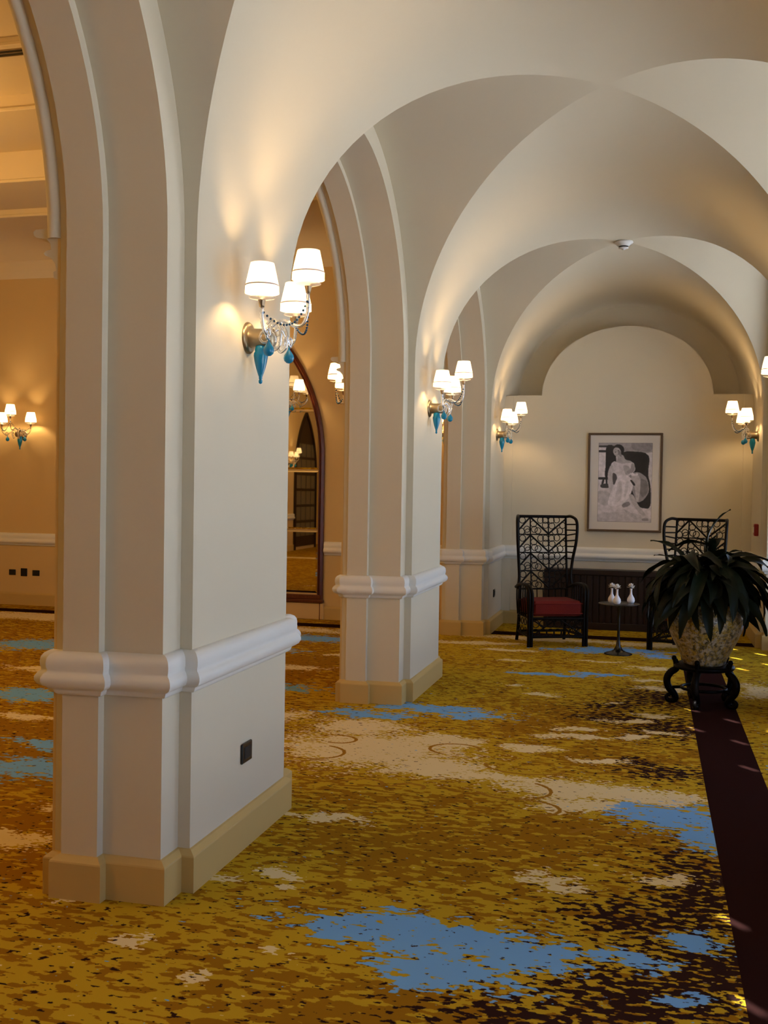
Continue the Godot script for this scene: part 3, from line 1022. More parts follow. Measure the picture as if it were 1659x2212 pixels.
func mirror() -> void:
	var m := thing("arched_mirror", "tall pointed wall mirror in a brown moulded wooden frame in the ballroom", "mirror", Vector3(-4.02, 0.0, ZBALL))
	var w := 0.508
	var s := 2.0
	var r := 2.18
	# frame: two nested mouldings and a plinth
	var b := 0.20
	pointed_frame(m, Transform3D(Basis.IDENTITY, Vector3(0, 0, 0.0)), w, s, r, 0.045, 0.055, M.wood, "outer_frame")
	pointed_frame(m, Transform3D(Basis.IDENTITY, Vector3(0, 0, 0.0)), w - 0.045, s, r - 0.045, 0.028, 0.036, M.wood, "inner_frame")
	part(m, "plinth", boxmesh(Vector3(-w - 0.02, 0.0, 0.0), Vector3(w + 0.02, b, 0.05), 0.006), M.warm_wall)
	part(m, "sill_moulding", boxmesh(Vector3(-w - 0.015, b, 0.0), Vector3(w + 0.015, b + 0.045, 0.075), 0.012), M.wood)
	part(m, "sill_moulding", boxmesh(Vector3(-w + 0.01, b + 0.045, 0.0), Vector3(w - 0.01, b + 0.10, 0.058), 0.008), M.wood)
	# four mirror panes with bevelled rims, stacked with fine joints
	var gw := w - 0.073
	var cuts := [0.315, 1.097, 1.835, 2.571]
	for i in 3:
		var st := mb()
		bevel_pane(st, PackedVector2Array([Vector2(-gw, cuts[i] + 0.004), Vector2(gw, cuts[i] + 0.004), Vector2(gw, cuts[i + 1] - 0.004), Vector2(-gw, cuts[i + 1] - 0.004)]))
		part(m, "mirror_pane", done(st), M.mirror)
	var top := PackedVector2Array()
	var outline := pointed(gw, s, r - 0.073, cuts[3] + 0.004, 24)
	for p in outline:
		if p.y >= cuts[3] + 0.002:
			top.append(p)
	# the springing lies below the joint: start the pane where the arc crosses it
	var a0 := asin((cuts[3] + 0.004 - s) / (r - 0.073))
	var x0 := gw - (r - 0.073) + (r - 0.073) * cos(a0)
	top[0] = Vector2(x0, cuts[3] + 0.004)
	top[top.size() - 1] = Vector2(-x0, cuts[3] + 0.004)
	var st2 := mb()
	bevel_pane(st2, top)
	part(m, "mirror_pane", done(st2), M.mirror)
	for i in range(1, 4):
		part(m, "joint_strip", boxmesh(Vector3(-gw, cuts[i] - 0.005, 0.006), Vector3(gw, cuts[i] + 0.005, 0.015)), M.brushed)

func bevel_pane(st: SurfaceTool, poly: PackedVector2Array) -> void:
	var inner := Geometry2D.offset_polygon(poly, -0.025, Geometry2D.JOIN_MITER)
	if inner.is_empty(): return
	var p: PackedVector2Array = inner[0]
	var idx := Geometry2D.triangulate_polygon(p)
	for k in range(0, idx.size(), 3):
		tri(st, Vector3(p[idx[k]].x, p[idx[k]].y, 0.012), Vector3(p[idx[k + 1]].x, p[idx[k + 1]].y, 0.012), Vector3(p[idx[k + 2]].x, p[idx[k + 2]].y, 0.012))
	var n := poly.size()
	for i in n:
		var a := poly[i]
		var b := poly[(i + 1) % n]
		var ia := near(p, a)
		var ib := near(p, b)
		quad(st, Vector3(a.x, a.y, 0.007), Vector3(b.x, b.y, 0.007), Vector3(ib.x, ib.y, 0.012), Vector3(ia.x, ia.y, 0.012))

func near(p: PackedVector2Array, a: Vector2) -> Vector2:
	var best := p[0]
	for i in p.size():
		var q := Geometry2D.get_closest_point_to_segment(a, p[i], p[(i + 1) % p.size()])
		if q.distance_squared_to(a) < best.distance_squared_to(a): best = q
	return best


# ------------------------------------------------------------------ sconces
func make_sconce() -> Node3D:
	# hung on a wall: z points out of the wall, origin at the back plate
	var t := Node3D.new()
	var zb := Basis(Vector3.RIGHT, PI / 2)   # lathe axis along z
	var st := mb()
	lathe(st, PackedVector2Array([Vector2(0, 0.016), Vector2(0.052, 0.016), Vector2(0.064, 0.013), Vector2(0.070, 0.006), Vector2(0.071, 0.0)]), 32, Vector3.ZERO, zb)
	part(t, "back_plate", done(st), M.bronze)
	st = mb()
	lathe(st, PackedVector2Array([Vector2(0.046, 0.014), Vector2(0.042, 0.022), Vector2(0.0405, 0.05), Vector2(0.0405, 0.10), Vector2(0.043, 0.112), Vector2(0.043, 0.118), Vector2(0.036, 0.124), Vector2(0.0, 0.126)]), 32, Vector3.ZERO, zb)
	part(t, "drum", done(st), M.bronze)
	var ends := [Vector3(-0.215, 0.095, 0.147), Vector3(0.215, 0.095, 0.147), Vector3(0, 0.19, 0.278)]
	for i in 3:
		var e: Vector3 = ends[i]
		var path: PackedVector3Array
		if i < 2:
			var s := -1.0 if i == 0 else 1.0
			path = smooth([Vector3(s * 0.02, 0.02, 0.10), Vector3(s * 0.055, 0.045, 0.125), Vector3(s * 0.095, 0.012, 0.14), Vector3(s * 0.145, -0.012, 0.147), Vector3(s * 0.195, 0.012, 0.147), e + Vector3(0, -0.038, 0), e], 6)
		else:
			path = smooth([Vector3(0, 0.025, 0.095), Vector3(0, 0.06, 0.125), Vector3(0, 0.072, 0.17), Vector3(0, 0.05, 0.215), Vector3(0, 0.055, 0.255), Vector3(0, 0.11, 0.277), e], 6)
		# twisted rod: a ripple along the tube
		var rad := PackedFloat32Array()
		for k in path.size(): rad.append(0.0072 + 0.0012 * (k % 2))
		st = mb()
		tube(st, path, rad, 8)
		part(t, "glass_arm", done(st), M.glass)
		st = mb()
		lathe(st, PackedVector2Array([Vector2(0.0, 0.0), Vector2(0.010, 0.0), Vector2(0.012, 0.010), Vector2(0.0165, 0.030), Vector2(0.0165, 0.031), Vector2(0.0, 0.031)]), 20, e)
		part(t, "candle_cup", done(st), M.brushed)
		st = mb()
		lathe(st, PackedVector2Array([Vector2(0.012, 0.030), Vector2(0.030, 0.032), Vector2(0.055, 0.039), Vector2(0.056, 0.041), Vector2(0.030, 0.036), Vector2(0.012, 0.034)]), 28, e)
		part(t, "drip_dish", done(st), M.dish)
		st = mb()
		lathe(st, PackedVector2Array([Vector2(0.0, 0.036), Vector2(0.009, 0.036), Vector2(0.009, 0.085), Vector2(0.0, 0.087)]), 14, e)
		part(t, "candle_sleeve", done(st), M.dish)
		st = mb()
		lathe(st, PackedVector2Array([Vector2(0.0, 0.086), Vector2(0.006, 0.088), Vector2(0.0115, 0.102), Vector2(0.011, 0.116), Vector2(0.006, 0.128), Vector2(0.0, 0.134)]), 14, e)
		var bulb := part(t, "bulb", done(st), M.bulb)
		var o := OmniLight3D.new()
		o.name = "bulb_light"
		bulb.add_child(o, true)
		o.position = e + Vector3(0, 0.108, 0)
		o.light_color = Color(1.0, 0.83, 0.60)
		o.light_energy = 0.25
		o.light_size = 0.02
		o.omni_range = 14.0
		o.omni_attenuation = 2.0
		o.shadow_enabled = true
		st = mb()
		var y0 := 0.058
		lathe(st, PackedVector2Array([Vector2(0.0715, y0), Vector2(0.0705, y0 + 0.03), Vector2(0.0495, y0 + 0.126)]), 36, e)
		var sh := part(t, "lamp_shade", done(st), M.shade)
		st = mb()
		lathe(st, PackedVector2Array([Vector2(0.0712, y0 + 0.029), Vector2(0.0722, y0 + 0.030), Vector2(0.0714, y0 + 0.035), Vector2(0.0700, y0 + 0.036)]), 36, e)
		part(sh, "trim_band", done(st), M.trim_band)
		st = mb()
		lathe(st, PackedVector2Array([Vector2(0.0488, y0 + 0.1245), Vector2(0.0500, y0 + 0.1252), Vector2(0.0496, y0 + 0.1275), Vector2(0.0484, y0 + 0.1265)]), 36, e)
		part(sh, "trim_band", done(st), M.trim_band)
	# scrolls of clear glass
	for s in [-1.0, 1.0]:
		var sp := []
		for k in 15:
			var a := -0.4 + k * 0.52
			var r := 0.040 - 0.0021 * k
			sp.append(Vector3(s * (0.055 + 0.022 * sin(k * 0.2)), -0.012 + r * sin(a), 0.112 + r * cos(a)))
		st = mb()
		tube(st, smooth(sp, 3), 0.0058, 8)
		part(t, "glass_scroll", done(st), M.glass)
		st = mb()
		var ring := PackedVector3Array()
		for k in 20: ring.append(Vector3(s * 0.140 + 0.021 * cos(TAU * k / 20), -0.004 + 0.021 * sin(TAU * k / 20), 0.147))
		tube(st, ring, 0.0062, 8, true)
		part(t, "glass_ring", done(st), M.glass)
	st = mb()
	tube(st, smooth([Vector3(-0.03, 0.055, 0.10), Vector3(-0.035, 0.075, 0.13), Vector3(-0.04, 0.03, 0.165), Vector3(-0.04, -0.035, 0.165), Vector3(-0.037, -0.06, 0.14), Vector3(-0.035, -0.035, 0.125)], 5), 0.0062, 8)
	part(t, "glass_scroll", done(st), M.glass)
	st = mb()
	tube(st, smooth([Vector3(0.03, 0.055, 0.10), Vector3(0.035, 0.075, 0.13), Vector3(0.04, 0.03, 0.165), Vector3(0.04, -0.035, 0.165), Vector3(0.037, -0.06, 0.14), Vector3(0.035, -0.035, 0.125)], 5), 0.0062, 8)
	part(t, "glass_scroll", done(st), M.glass)
	# two strings of beads hung from cup to cup
	for s in [-1.0, 1.0]:
		st = mb()
		var a := Vector3(s * 0.215, 0.082, 0.147)
		var b := Vector3(0, 0.165, 0.278)
		for k in 17:
			var f := (k + 0.5) / 17.0
			var p := a.lerp(b, f) + Vector3(0, -0.085 * 4.0 * f * (1.0 - f), 0.02 * sin(PI * f))
			lathe(st, PackedVector2Array([Vector2(0, 0.0058), Vector2(0.0042, 0.004), Vector2(0.0058, 0), Vector2(0.0042, -0.004), Vector2(0, -0.0058)]), 8, p)
		tag(part(t, "bead_string", done(st), M.bead), "string of small dark blue beads", "", "", "stuff")
	# hanging drops of turquoise glass
	st = mb()
	var c0 := Vector3(0, 0.016, 0.062)
	var rg := PackedVector3Array()
	for k in 18: rg.append(c0 + Vector3(0.016 * cos(TAU * k / 18), 0.016 * sin(TAU * k / 18), 0))
	tube(st, rg, 0.0035, 8, true)
	lathe(st, PackedVector2Array([Vector2(0, -0.016), Vector2(0.004, -0.018), Vector2(0.005, -0.036), Vector2(0.012, -0.042), Vector2(0.0235, -0.054), Vector2(0.0275, -0.068), Vector2(0.0262, -0.078), Vector2(0.0305, -0.084), Vector2(0.032, -0.096), Vector2(0.0295, -0.112), Vector2(0.0285, -0.118), Vector2(0.0265, -0.128), Vector2(0.021, -0.150), Vector2(0.0135, -0.174), Vector2(0.0075, -0.190), Vector2(0.0088, -0.194), Vector2(0.006, -0.199), Vector2(0.009, -0.206), Vector2(0.0075, -0.216), Vector2(0, -0.220)]), 24, c0)
	part(t, "large_drop", done(st), M.blue_glass)
	for s in [-1.0, 1.0]:
		st = mb()
		lathe(st, PackedVector2Array([Vector2(0, 0.0), Vector2(0.003, -0.002), Vector2(0.0042, -0.018), Vector2(0.012, -0.030), Vector2(0.0215, -0.044), Vector2(0.024, -0.057), Vector2(0.020, -0.070), Vector2(0.010, -0.079), Vector2(0, -0.081)]), 20, Vector3(s * 0.128, -0.018, 0.147))
		part(t, "round_drop", done(st), M.blue_glass)
	return t

func sconces() -> void:
	var zc3 := -12.05
	var spots := [
		[Vector3(XD, 2.265, ZP1), PI / 2, "three-armed glass wall sconce on the nearest pier, largest of all"],
		[Vector3(XD, 2.265, ZP1 - PITCH), PI / 2, "three-armed glass wall sconce on the corridor face of the middle pier"],
		[Vector3(XD, 2.265, zc3), PI / 2, "three-armed glass wall sconce left of the picture on the last left pier"],
		[Vector3(2 * CX - XD, 2.265, zc3), -PI / 2, "three-armed glass wall sconce right of the picture above the red alarm point"],
		[Vector3(2 * CX - XD, 2.265, ZP1 - PITCH), -PI / 2, "three-armed glass wall sconce cut by the right edge of the photo"],
		[Vector3(-7.72, 2.265, ZBALL), 0.0, "three-armed glass wall sconce above three black plates on the ballroom wall"],
		[Vector3(-4.02, 2.65, ZBALL + 0.012), 0.0, "three-armed glass sconce mounted on the tall pointed mirror"],
		[Vector3(XE - 0.012, 2.265, ZP1), -PI / 2, "three-armed glass sconce on the ballroom face of the nearest pier, mostly hidden"],
		[Vector3(XE - 0.012, 2.265, ZP1 - PITCH), -PI / 2, "three-armed glass sconce peeking out left of the middle pier, right of the mirror"],
		[Vector3(XE - 0.012, 2.265, -11.86), -PI / 2, "three-armed glass sconce behind the middle pier's sconce, on the last pier's ballroom face"],
		[Vector3(2 * CX - XD, 2.265, ZP1), -PI / 2, "three-armed glass wall sconce on the nearest pier of the window side, outside the photo"],
		[Vector3(XD, 2.265, ZP1 + PITCH), PI / 2, "three-armed glass wall sconce on the left pier beside the photographer, outside the photo"],
		[Vector3(2 * CX - XD, 2.265, ZP1 + PITCH), -PI / 2, "three-armed glass wall sconce on the right pier beside the photographer, outside the photo"],
		[Vector3(XLEFT, 2.265, 0.75), PI / 2, "three-armed glass wall sconce seen small in the tall mirror"],
	]
	var proto := make_sconce()
	for i in spots.size():
		var o: Node3D = proto if i == spots.size() - 1 else proto.duplicate()
		o.name = numbered("wall_sconce")
		add_child(o)
		o.position = spots[i][0]
		o.rotation.y = spots[i][1]
		tag(o, spots[i][2], "wall sconce", "glass wall sconces with turquoise drops")


# ------------------------------------------------------------------ the picture
func picture() -> void:
	var p := thing("framed_picture", "framed black and white picture of a seated dancer on the end wall", "picture", Vector3(0.066, 1.15, ZEND))
	var w := 0.862
	var h := 1.172
	var f := 0.026
	for r in [[Vector3(-w / 2, 0, 0), Vector3(w / 2, f, 0.035)], [Vector3(-w / 2, h - f, 0), Vector3(w / 2, h, 0.035)], [Vector3(-w / 2, f, 0), Vector3(-w / 2 + f, h - f, 0.035)], [Vector3(w / 2 - f, f, 0), Vector3(w / 2, h - f, 0.035)]]:
		part(p, "frame_side", boxmesh(r[0], r[1], 0.005), M.frame)
	part(p, "mount", boxmesh(Vector3(-w / 2 + f, f, 0.0), Vector3(w / 2 - f, h - f, 0.016)), M.mount)
	var pm := mat(Color.WHITE, 0.75)
	pm.albedo_texture = print_texture()
	var st := mb()
	var a := Vector3(-0.309, 0.118, 0.0175)
	var b := Vector3(0.313, 1.055, 0.0175)
	var c := [Vector3(a.x, b.y, a.z), Vector3(b.x, b.y, a.z), Vector3(b.x, a.y, a.z), a]
	var u := [Vector2(0, 0), Vector2(1, 0), Vector2(1, 1), Vector2(0, 1)]
	for k in [0, 1, 2, 0, 2, 3]:
		st.set_uv(u[k])
		st.add_vertex(c[k])
	part(p, "print", done(st), pm)

func chaikin(pts: Array) -> Array:
	if pts.size() > 12: return pts
	var p := pts
	for round_ in 2:
		var out := []
		for i in p.size():
			var a: Array = p[i]
			var b: Array = p[(i + 1) % p.size()]
			out.append([lerpf(a[0], b[0], 0.2), lerpf(a[1], b[1], 0.2)])
			out.append([lerpf(a[0], b[0], 0.8), lerpf(a[1], b[1], 0.8)])
		p = out
	return p

func fill_poly(im: Image, pts: Array, tone: float, soft := 0.0) -> void:
	var W := im.get_width()
	var H := im.get_height()
	var poly := PackedVector2Array()
	var lo := Vector2(1e9, 1e9)
	var hi := -lo
	for q in chaikin(pts):
		var v := Vector2(q[0] * W / 100.0, q[1] * H / 150.0)
		poly.append(v)
		lo = lo.min(v)
		hi = hi.max(v)
	for y in range(maxi(0, int(lo.y)), mini(H, int(hi.y) + 2)):
		for x in range(maxi(0, int(lo.x)), mini(W, int(hi.x) + 2)):
			if Geometry2D.is_point_in_polygon(Vector2(x + 0.5, y + 0.5), poly):
				var g := tone
				im.set_pixel(x, y, Color(g * 1.0, g * 0.965, g * 0.985))

func ell(cx: float, cy: float, rx: float, ry: float, rot := 0.0) -> Array:
	var out := []
	for k in 18:
		var a := TAU * k / 18
		var v := Vector2(cos(a) * rx, sin(a) * ry).rotated(rot)
		out.append([cx + v.x, cy + v.y])
	return out

func print_texture() -> ImageTexture:
	# soft grey composition on a 100 x 150 field
	var im := Image.create(200, 300, false, Image.FORMAT_RGB8)
	im.fill(Color(0.78, 0.755, 0.775))
	fill_poly(im, [[-4, -4], [104, -4], [104, 22], [-4, 10]], 0.60)
	fill_poly(im, [[60, -4], [104, -4], [98, 18], [62, 14]], 0.54)
	fill_poly(im, [[-1, 5], [17, 5], [14, 69], [1, 69]], 0.84)          # bright window
	fill_poly(im, [[-2, 5], [30, 5], [30, 8.5], [-2, 8.5]], 0.22)
	fill_poly(im, [[-2, 14], [17, 14], [17, 18], [-2, 18]], 0.20)
	fill_poly(im, [[-2, 65.5], [24, 65.5], [24, 70], [-2, 70]], 0.18)
	fill_poly(im, [[13, 4], [30, 4], [36, 60], [28, 74], [16, 70], [12, 62], [14, 40]], 0.17)    # dark seat back
	fill_poly(im, [[44, 15], [96, 18], [92, 60], [98, 80], [99, 125], [76, 122], [56, 96], [40, 60], [40, 30]], 0.16)
	fill_poly(im, [[48, 19], [92, 22], [88, 56], [70, 60], [60, 40]], 0.13)
	fill_poly(im, [[-4, 70], [24, 72], [22, 110], [60, 122], [104, 124], [104, 154], [-4, 154]], 0.80)   # pale floor
	fill_poly(im, [[-2, 90], [26, 94], [20, 122], [-2, 114]], 0.72)
	fill_poly(im, [[-4, 134], [60, 130], [104, 144], [104, 154], [-4, 154]], 0.74)
	fill_poly(im, [[4, 79], [20, 77], [22, 86], [5, 86]], 0.27)          # bag
	fill_poly(im, [[6, 79], [8.5, 69], [12, 69], [10, 79]], 0.2)
	fill_poly(im, [[14.5, 78], [14, 69], [17, 69], [18, 78]], 0.2)
	fill_poly(im, [[56, 58], [76, 54], [92, 66], [96, 92], [86, 108], [74, 114], [66, 96], [58, 76]], 0.58)   # far skirt
	fill_poly(im, [[78, 66], [92, 72], [94, 92], [84, 104], [78, 96]], 0.48)
	fill_poly(im, [[36, 24], [46, 22], [50, 32], [62, 34], [66, 44], [44, 44], [28, 40], [36, 33]], 0.66)   # neck and shoulders
	fill_poly(im, [[23, 40], [30, 34], [42, 40], [56, 38], [66, 36], [70, 52], [60, 60], [52, 68], [38, 66], [32, 58], [24, 56]], 0.80)     # bodice
	fill_poly(im, [[46, 42], [58, 44], [62, 56], [52, 62], [48, 52]], 0.66)
	fill_poly(im, [[22, 42], [29, 44], [28, 62], [26, 88], [20, 88], [17, 60]], 0.74)   # near arm
	fill_poly(im, [[27, 56], [34, 60], [36, 70], [29, 82], [27, 70]], 0.32)
	fill_poly(im, [[62, 36], [69, 44], [66, 56], [56, 58], [52, 54], [60, 50]], 0.60)    # far arm folded
	fill_poly(im, ell(37.5, 12.5, 10.5, 9.5, 0.5), 0.14)                      # hair
	fill_poly(im, ell(34.5, 17.2, 7.2, 9.2, -0.42), 0.68)                     # face
	fill_poly(im, ell(39.5, 20.0, 2.6, 7.0, -0.42), 0.50)
	fill_poly(im, ell(31.6, 17.6, 1.5, 0.8, -0.4), 0.36)
	fill_poly(im, ell(36.6, 14.2, 1.5, 0.8, -0.4), 0.36)
	fill_poly(im, ell(36.8, 21.6, 1.7, 0.7, -0.5), 0.42)
	fill_poly(im, [[38, 60], [58, 62], [67, 76], [61, 100], [50, 113], [38, 119], [30, 121], [18, 119], [22, 100], [30, 82]], 0.86)   # skirt
	fill_poly(im, [[36, 76], [44, 70], [46, 100], [38, 114], [32, 112]], 0.78)
	fill_poly(im, [[52, 70], [58, 74], [54, 98], [48, 106]], 0.79)
	fill_poly(im, [[61, 62], [71, 58], [79, 66], [79, 86], [76, 113], [71, 110], [69, 84], [63, 78]], 0.72)   # raised leg
	fill_poly(im, [[59, 70], [63, 70], [70, 79], [67, 82]], 0.16)         # garter
	fill_poly(im, [[57, 97], [66, 97], [75, 116], [83, 126], [91, 137], [86, 139], [75, 130], [63, 112]], 0.70)   # stretched leg
	fill_poly(im, [[45, 117], [57, 110], [62, 116], [56, 121], [47, 123]], 0.52)
	fill_poly(im, [[48, 125], [62, 132], [76, 142], [70, 145], [56, 135]], 0.70)
	fill_poly(im, [[60, 59], [64, 56], [68, 59], [72, 56.5], [75, 59], [72, 62], [63, 63]], 0.86)
	fill_poly(im, [[82, 143], [94, 142], [96, 147], [84, 148]], 0.55)
	im.resize(74, 111, Image.INTERPOLATE_LANCZOS)
	im.resize(480, 720, Image.INTERPOLATE_CUBIC)
	var n := FastNoiseLite.new()
	n.seed = 4
	n.frequency = 0.02
	for y in im.get_height():
		for x in im.get_width():
			var c := im.get_pixel(x, y)
			var e := 1.0 + 0.12 * n.get_noise_2d(x, y)
			if x < 2 or y < 2 or x > 477 or y > 717: e *= 0.5
			im.set_pixel(x, y, Color(c.r * e, c.g * e, c.b * e))
	return ImageTexture.create_from_image(im)


# ------------------------------------------------------------------ rattan chairs
func cane(parent: Node, called: String, ctrl: Array, r: float, steps := 5) -> void:
	var st := mb()
	tube(st, smooth(ctrl, steps) if ctrl.size() > 2 else PackedVector3Array(ctrl), r, 8)
	part(parent, called, done(st), M.rattan)

func hoop_mesh(r: float, t: float) -> ArrayMesh:
	var pts := PackedVector3Array()
	for k in 18: pts.append(Vector3(r * cos(TAU * k / 18), r * sin(TAU * k / 18), 0))
	var st := mb()
	tube(st, pts, t, 6, true)
	return done(st)

func make_chair() -> Node3D:
	# front towards +z, width along x
	var t := Node3D.new()
	var hw := 0.30
	var hoop := hoop_mesh(0.034, 0.0045)
	# legs: two at the front, two raked at the back
	for s in [-1.0, 1.0]:
		for dx in [-0.016, 0.016]:
			cane(t, "front_leg", [Vector3(s * hw + dx, 0.0, 0.25), Vector3(s * hw + dx, 0.30, 0.25), Vector3(s * hw + dx, 0.56, 0.25)], 0.017, 4)
		cane(t, "back_leg", [Vector3(s * 0.27, 0.0, -0.285), Vector3(s * 0.265, 0.22, -0.24), Vector3(s * 0.265, 0.56, -0.225)], 0.018)
		# arm: two canes bent from the back over the front leg
		for dx in [-0.016, 0.016]:
			cane(t, "arm", [Vector3(s * 0.30 + dx, 0.585, -0.20), Vector3(s * 0.315 + dx, 0.63, -0.02), Vector3(s * 0.315 + dx, 0.635, 0.14), Vector3(s * 0.308 + dx, 0.60, 0.235), Vector3(s * 0.30 + dx, 0.52, 0.262), Vector3(s * 0.30 + dx, 0.34, 0.252)], 0.016, 5)
		for k in 6:
			cane(t, "arm_spindle", [Vector3(s * 0.30, 0.30, -0.17 + k * 0.068), Vector3(s * 0.312, 0.46, -0.17 + k * 0.068), Vector3(s * 0.312, 0.62, -0.17 + k * 0.068)], 0.008, 3)
	# seat frame and apron
	for y in [0.295, 0.105]:
		var rail := [Vector3(-hw, y, 0.25), Vector3(hw, y, 0.25), Vector3(0.268, y, -0.235), Vector3(-0.268, y, -0.235)]
		for k in 4:
			cane(t, "seat_rail", [rail[k], rail[(k + 1) % 4]], 0.015)
	for s in [-1.0, 1.0]:
		cane(t, "apron_brace", [Vector3(s * 0.28, 0.115, 0.25), Vector3(s * 0.02, 0.285, 0.25)], 0.008)
		cane(t, "apron_brace", [Vector3(s * 0.28, 0.285, 0.25), Vector3(s * 0.14, 0.20, 0.25)], 0.008)
	for x in [-0.24, -0.16, -0.08, 0.0, 0.08, 0.16, 0.24]:
		for y in [0.15, 0.24]:
			part(t, "hoop", hoop, M.rattan, Transform3D(Basis.IDENTITY.scaled(Vector3.ONE * 1.1), Vector3(x, y, 0.25)))
	for s in [-1.0, 1.0]:
		for z in [-0.15, -0.05, 0.05, 0.15]:
			for y in [0.15, 0.24]:
				part(t, "hoop", hoop, M.rattan, Transform3D(Basis(Vector3.UP, PI / 2), Vector3(s * 0.287, y, z)))
	# seat cushion
	var c := mb()
	box(c, Vector3(-0.272, 0.315, -0.20), Vector3(0.272, 0.475, 0.252), 0.03)
	var cu := part(t, "seat_cushion", done(c), M.cushion)
	for y in [0.345, 0.447]:
		var st := mb()
		tube(st, PackedVector3Array([Vector3(-0.268, y, 0.25), Vector3(0.268, y, 0.25), Vector3(0.268, y, -0.198), Vector3(-0.268, y, -0.198)]), 0.007, 6, true)
		part(cu, "piping", done(st), M.cushion)
	# tall back, raked a little: origin of the panel at its foot
	var bk := Transform3D(Basis(Vector3.RIGHT, -0.10), Vector3(0, 0.56, -0.225))
	var P := func(x: float, y: float, z := 0.0) -> Vector3: return bk * Vector3(x, y, z)
	var bw := 0.27
	var bh := 0.785
	cane(t, "top_rail", [P.call(-bw - 0.01, bh), P.call(bw + 0.01, bh)], 0.016)
	for s in [-1.0, 1.0]:
		cane(t, "back_post", [P.call(s * bw, -0.02), P.call(s * bw, bh)], 0.013)
	for x in [-0.135, 0.07]:
		cane(t, "back_upright", [P.call(x, -0.25 if x < 0 else 0.0), P.call(x, bh)], 0.0075)
	for x in [-0.2, -0.07, 0.0, 0.14, 0.205]:
		cane(t, "back_spindle", [P.call(x, -0.24), P.call(x, 0.0)], 0.006)
	for k in 4:
		var y := k * bh / 4.0
		cane(t, "back_rail", [P.call(-bw, y), P.call(bw, y)], 0.009 if k == 0 else 0.0065)
		var y1 := y + bh / 4.0
		cane(t, "chevron", [P.call(-bw, y + 0.045), P.call(-0.135, y1 - 0.008)], 0.0095)
		cane(t, "chevron", [P.call(-0.135, y1 - 0.008), P.call(0.07, y + 0.008)], 0.0095)
		cane(t, "chevron", [P.call(0.07, y + 0.008), P.call(bw, y1 - 0.025)], 0.0095)
		for h in [[-0.225, 0.155], [-0.235, 0.032], [-0.175, 0.055], [-0.165, 0.025], [-0.09, 0.055], [-0.098, 0.115], [-0.05, 0.04], [-0.02, 0.155], [0.035, 0.155], [0.035, 0.10], [0.105, 0.155], [0.11, 0.095], [0.165, 0.16], [0.145, 0.035], [0.20, 0.04], [0.232, 0.10]]:
			part(t, "hoop", hoop, M.rattan, Transform3D(bk.basis, P.call(h[0], y + h[1])))
	# wings: a bent outer cane with short rungs to the back post
	for s in [-1.0, 1.0]:
		var edge := [P.call(s * bw, bh, 0.0), P.call(s * 0.305, bh - 0.005, 0.09), P.call(s * 0.335, bh - 0.07, 0.165), P.call(s * 0.33, 0.52, 0.155), P.call(s * 0.305, 0.32, 0.10), P.call(s * 0.29, 0.14, 0.07), P.call(s * 0.30, 0.05, 0.075), P.call(s * 0.31, 0.0, 0.09)]
		cane(t, "wing_edge", edge, 0.016, 6)
		var fine := smooth(edge, 6)
		for y in [0.70, 0.64, 0.58, 0.52, 0.46, 0.40, 0.33]:
			var best := fine[0]
			for q in fine:
				var lq: Vector3 = bk.affine_inverse() * q
				var lb: Vector3 = bk.affine_inverse() * best
				if absf(lq.y - y) < absf(lb.y - y): best = q
			cane(t, "wing_rung", [P.call(s * bw, y), best], 0.0075)
	return t

func chairs() -> void:
	var proto := make_chair()
	for i in 2:
		var o: Node3D = proto.duplicate() if i == 0 else proto
		o.name = numbered("rattan_wing_chair")
		add_child(o)
		o.position = Vector3(-0.645, 0, -11.13) if i == 0 else Vector3(0.765, 0, -11.13)
		o.rotation.y = deg_to_rad(25.0 if i == 0 else -25.0)
		tag(o, ["dark rattan high-backed wing chair with red cushion, left of the small table", "dark rattan high-backed wing chair with red cushion, half hidden by the potted plant"][i], "chair", "rattan wing chairs by the end wall")

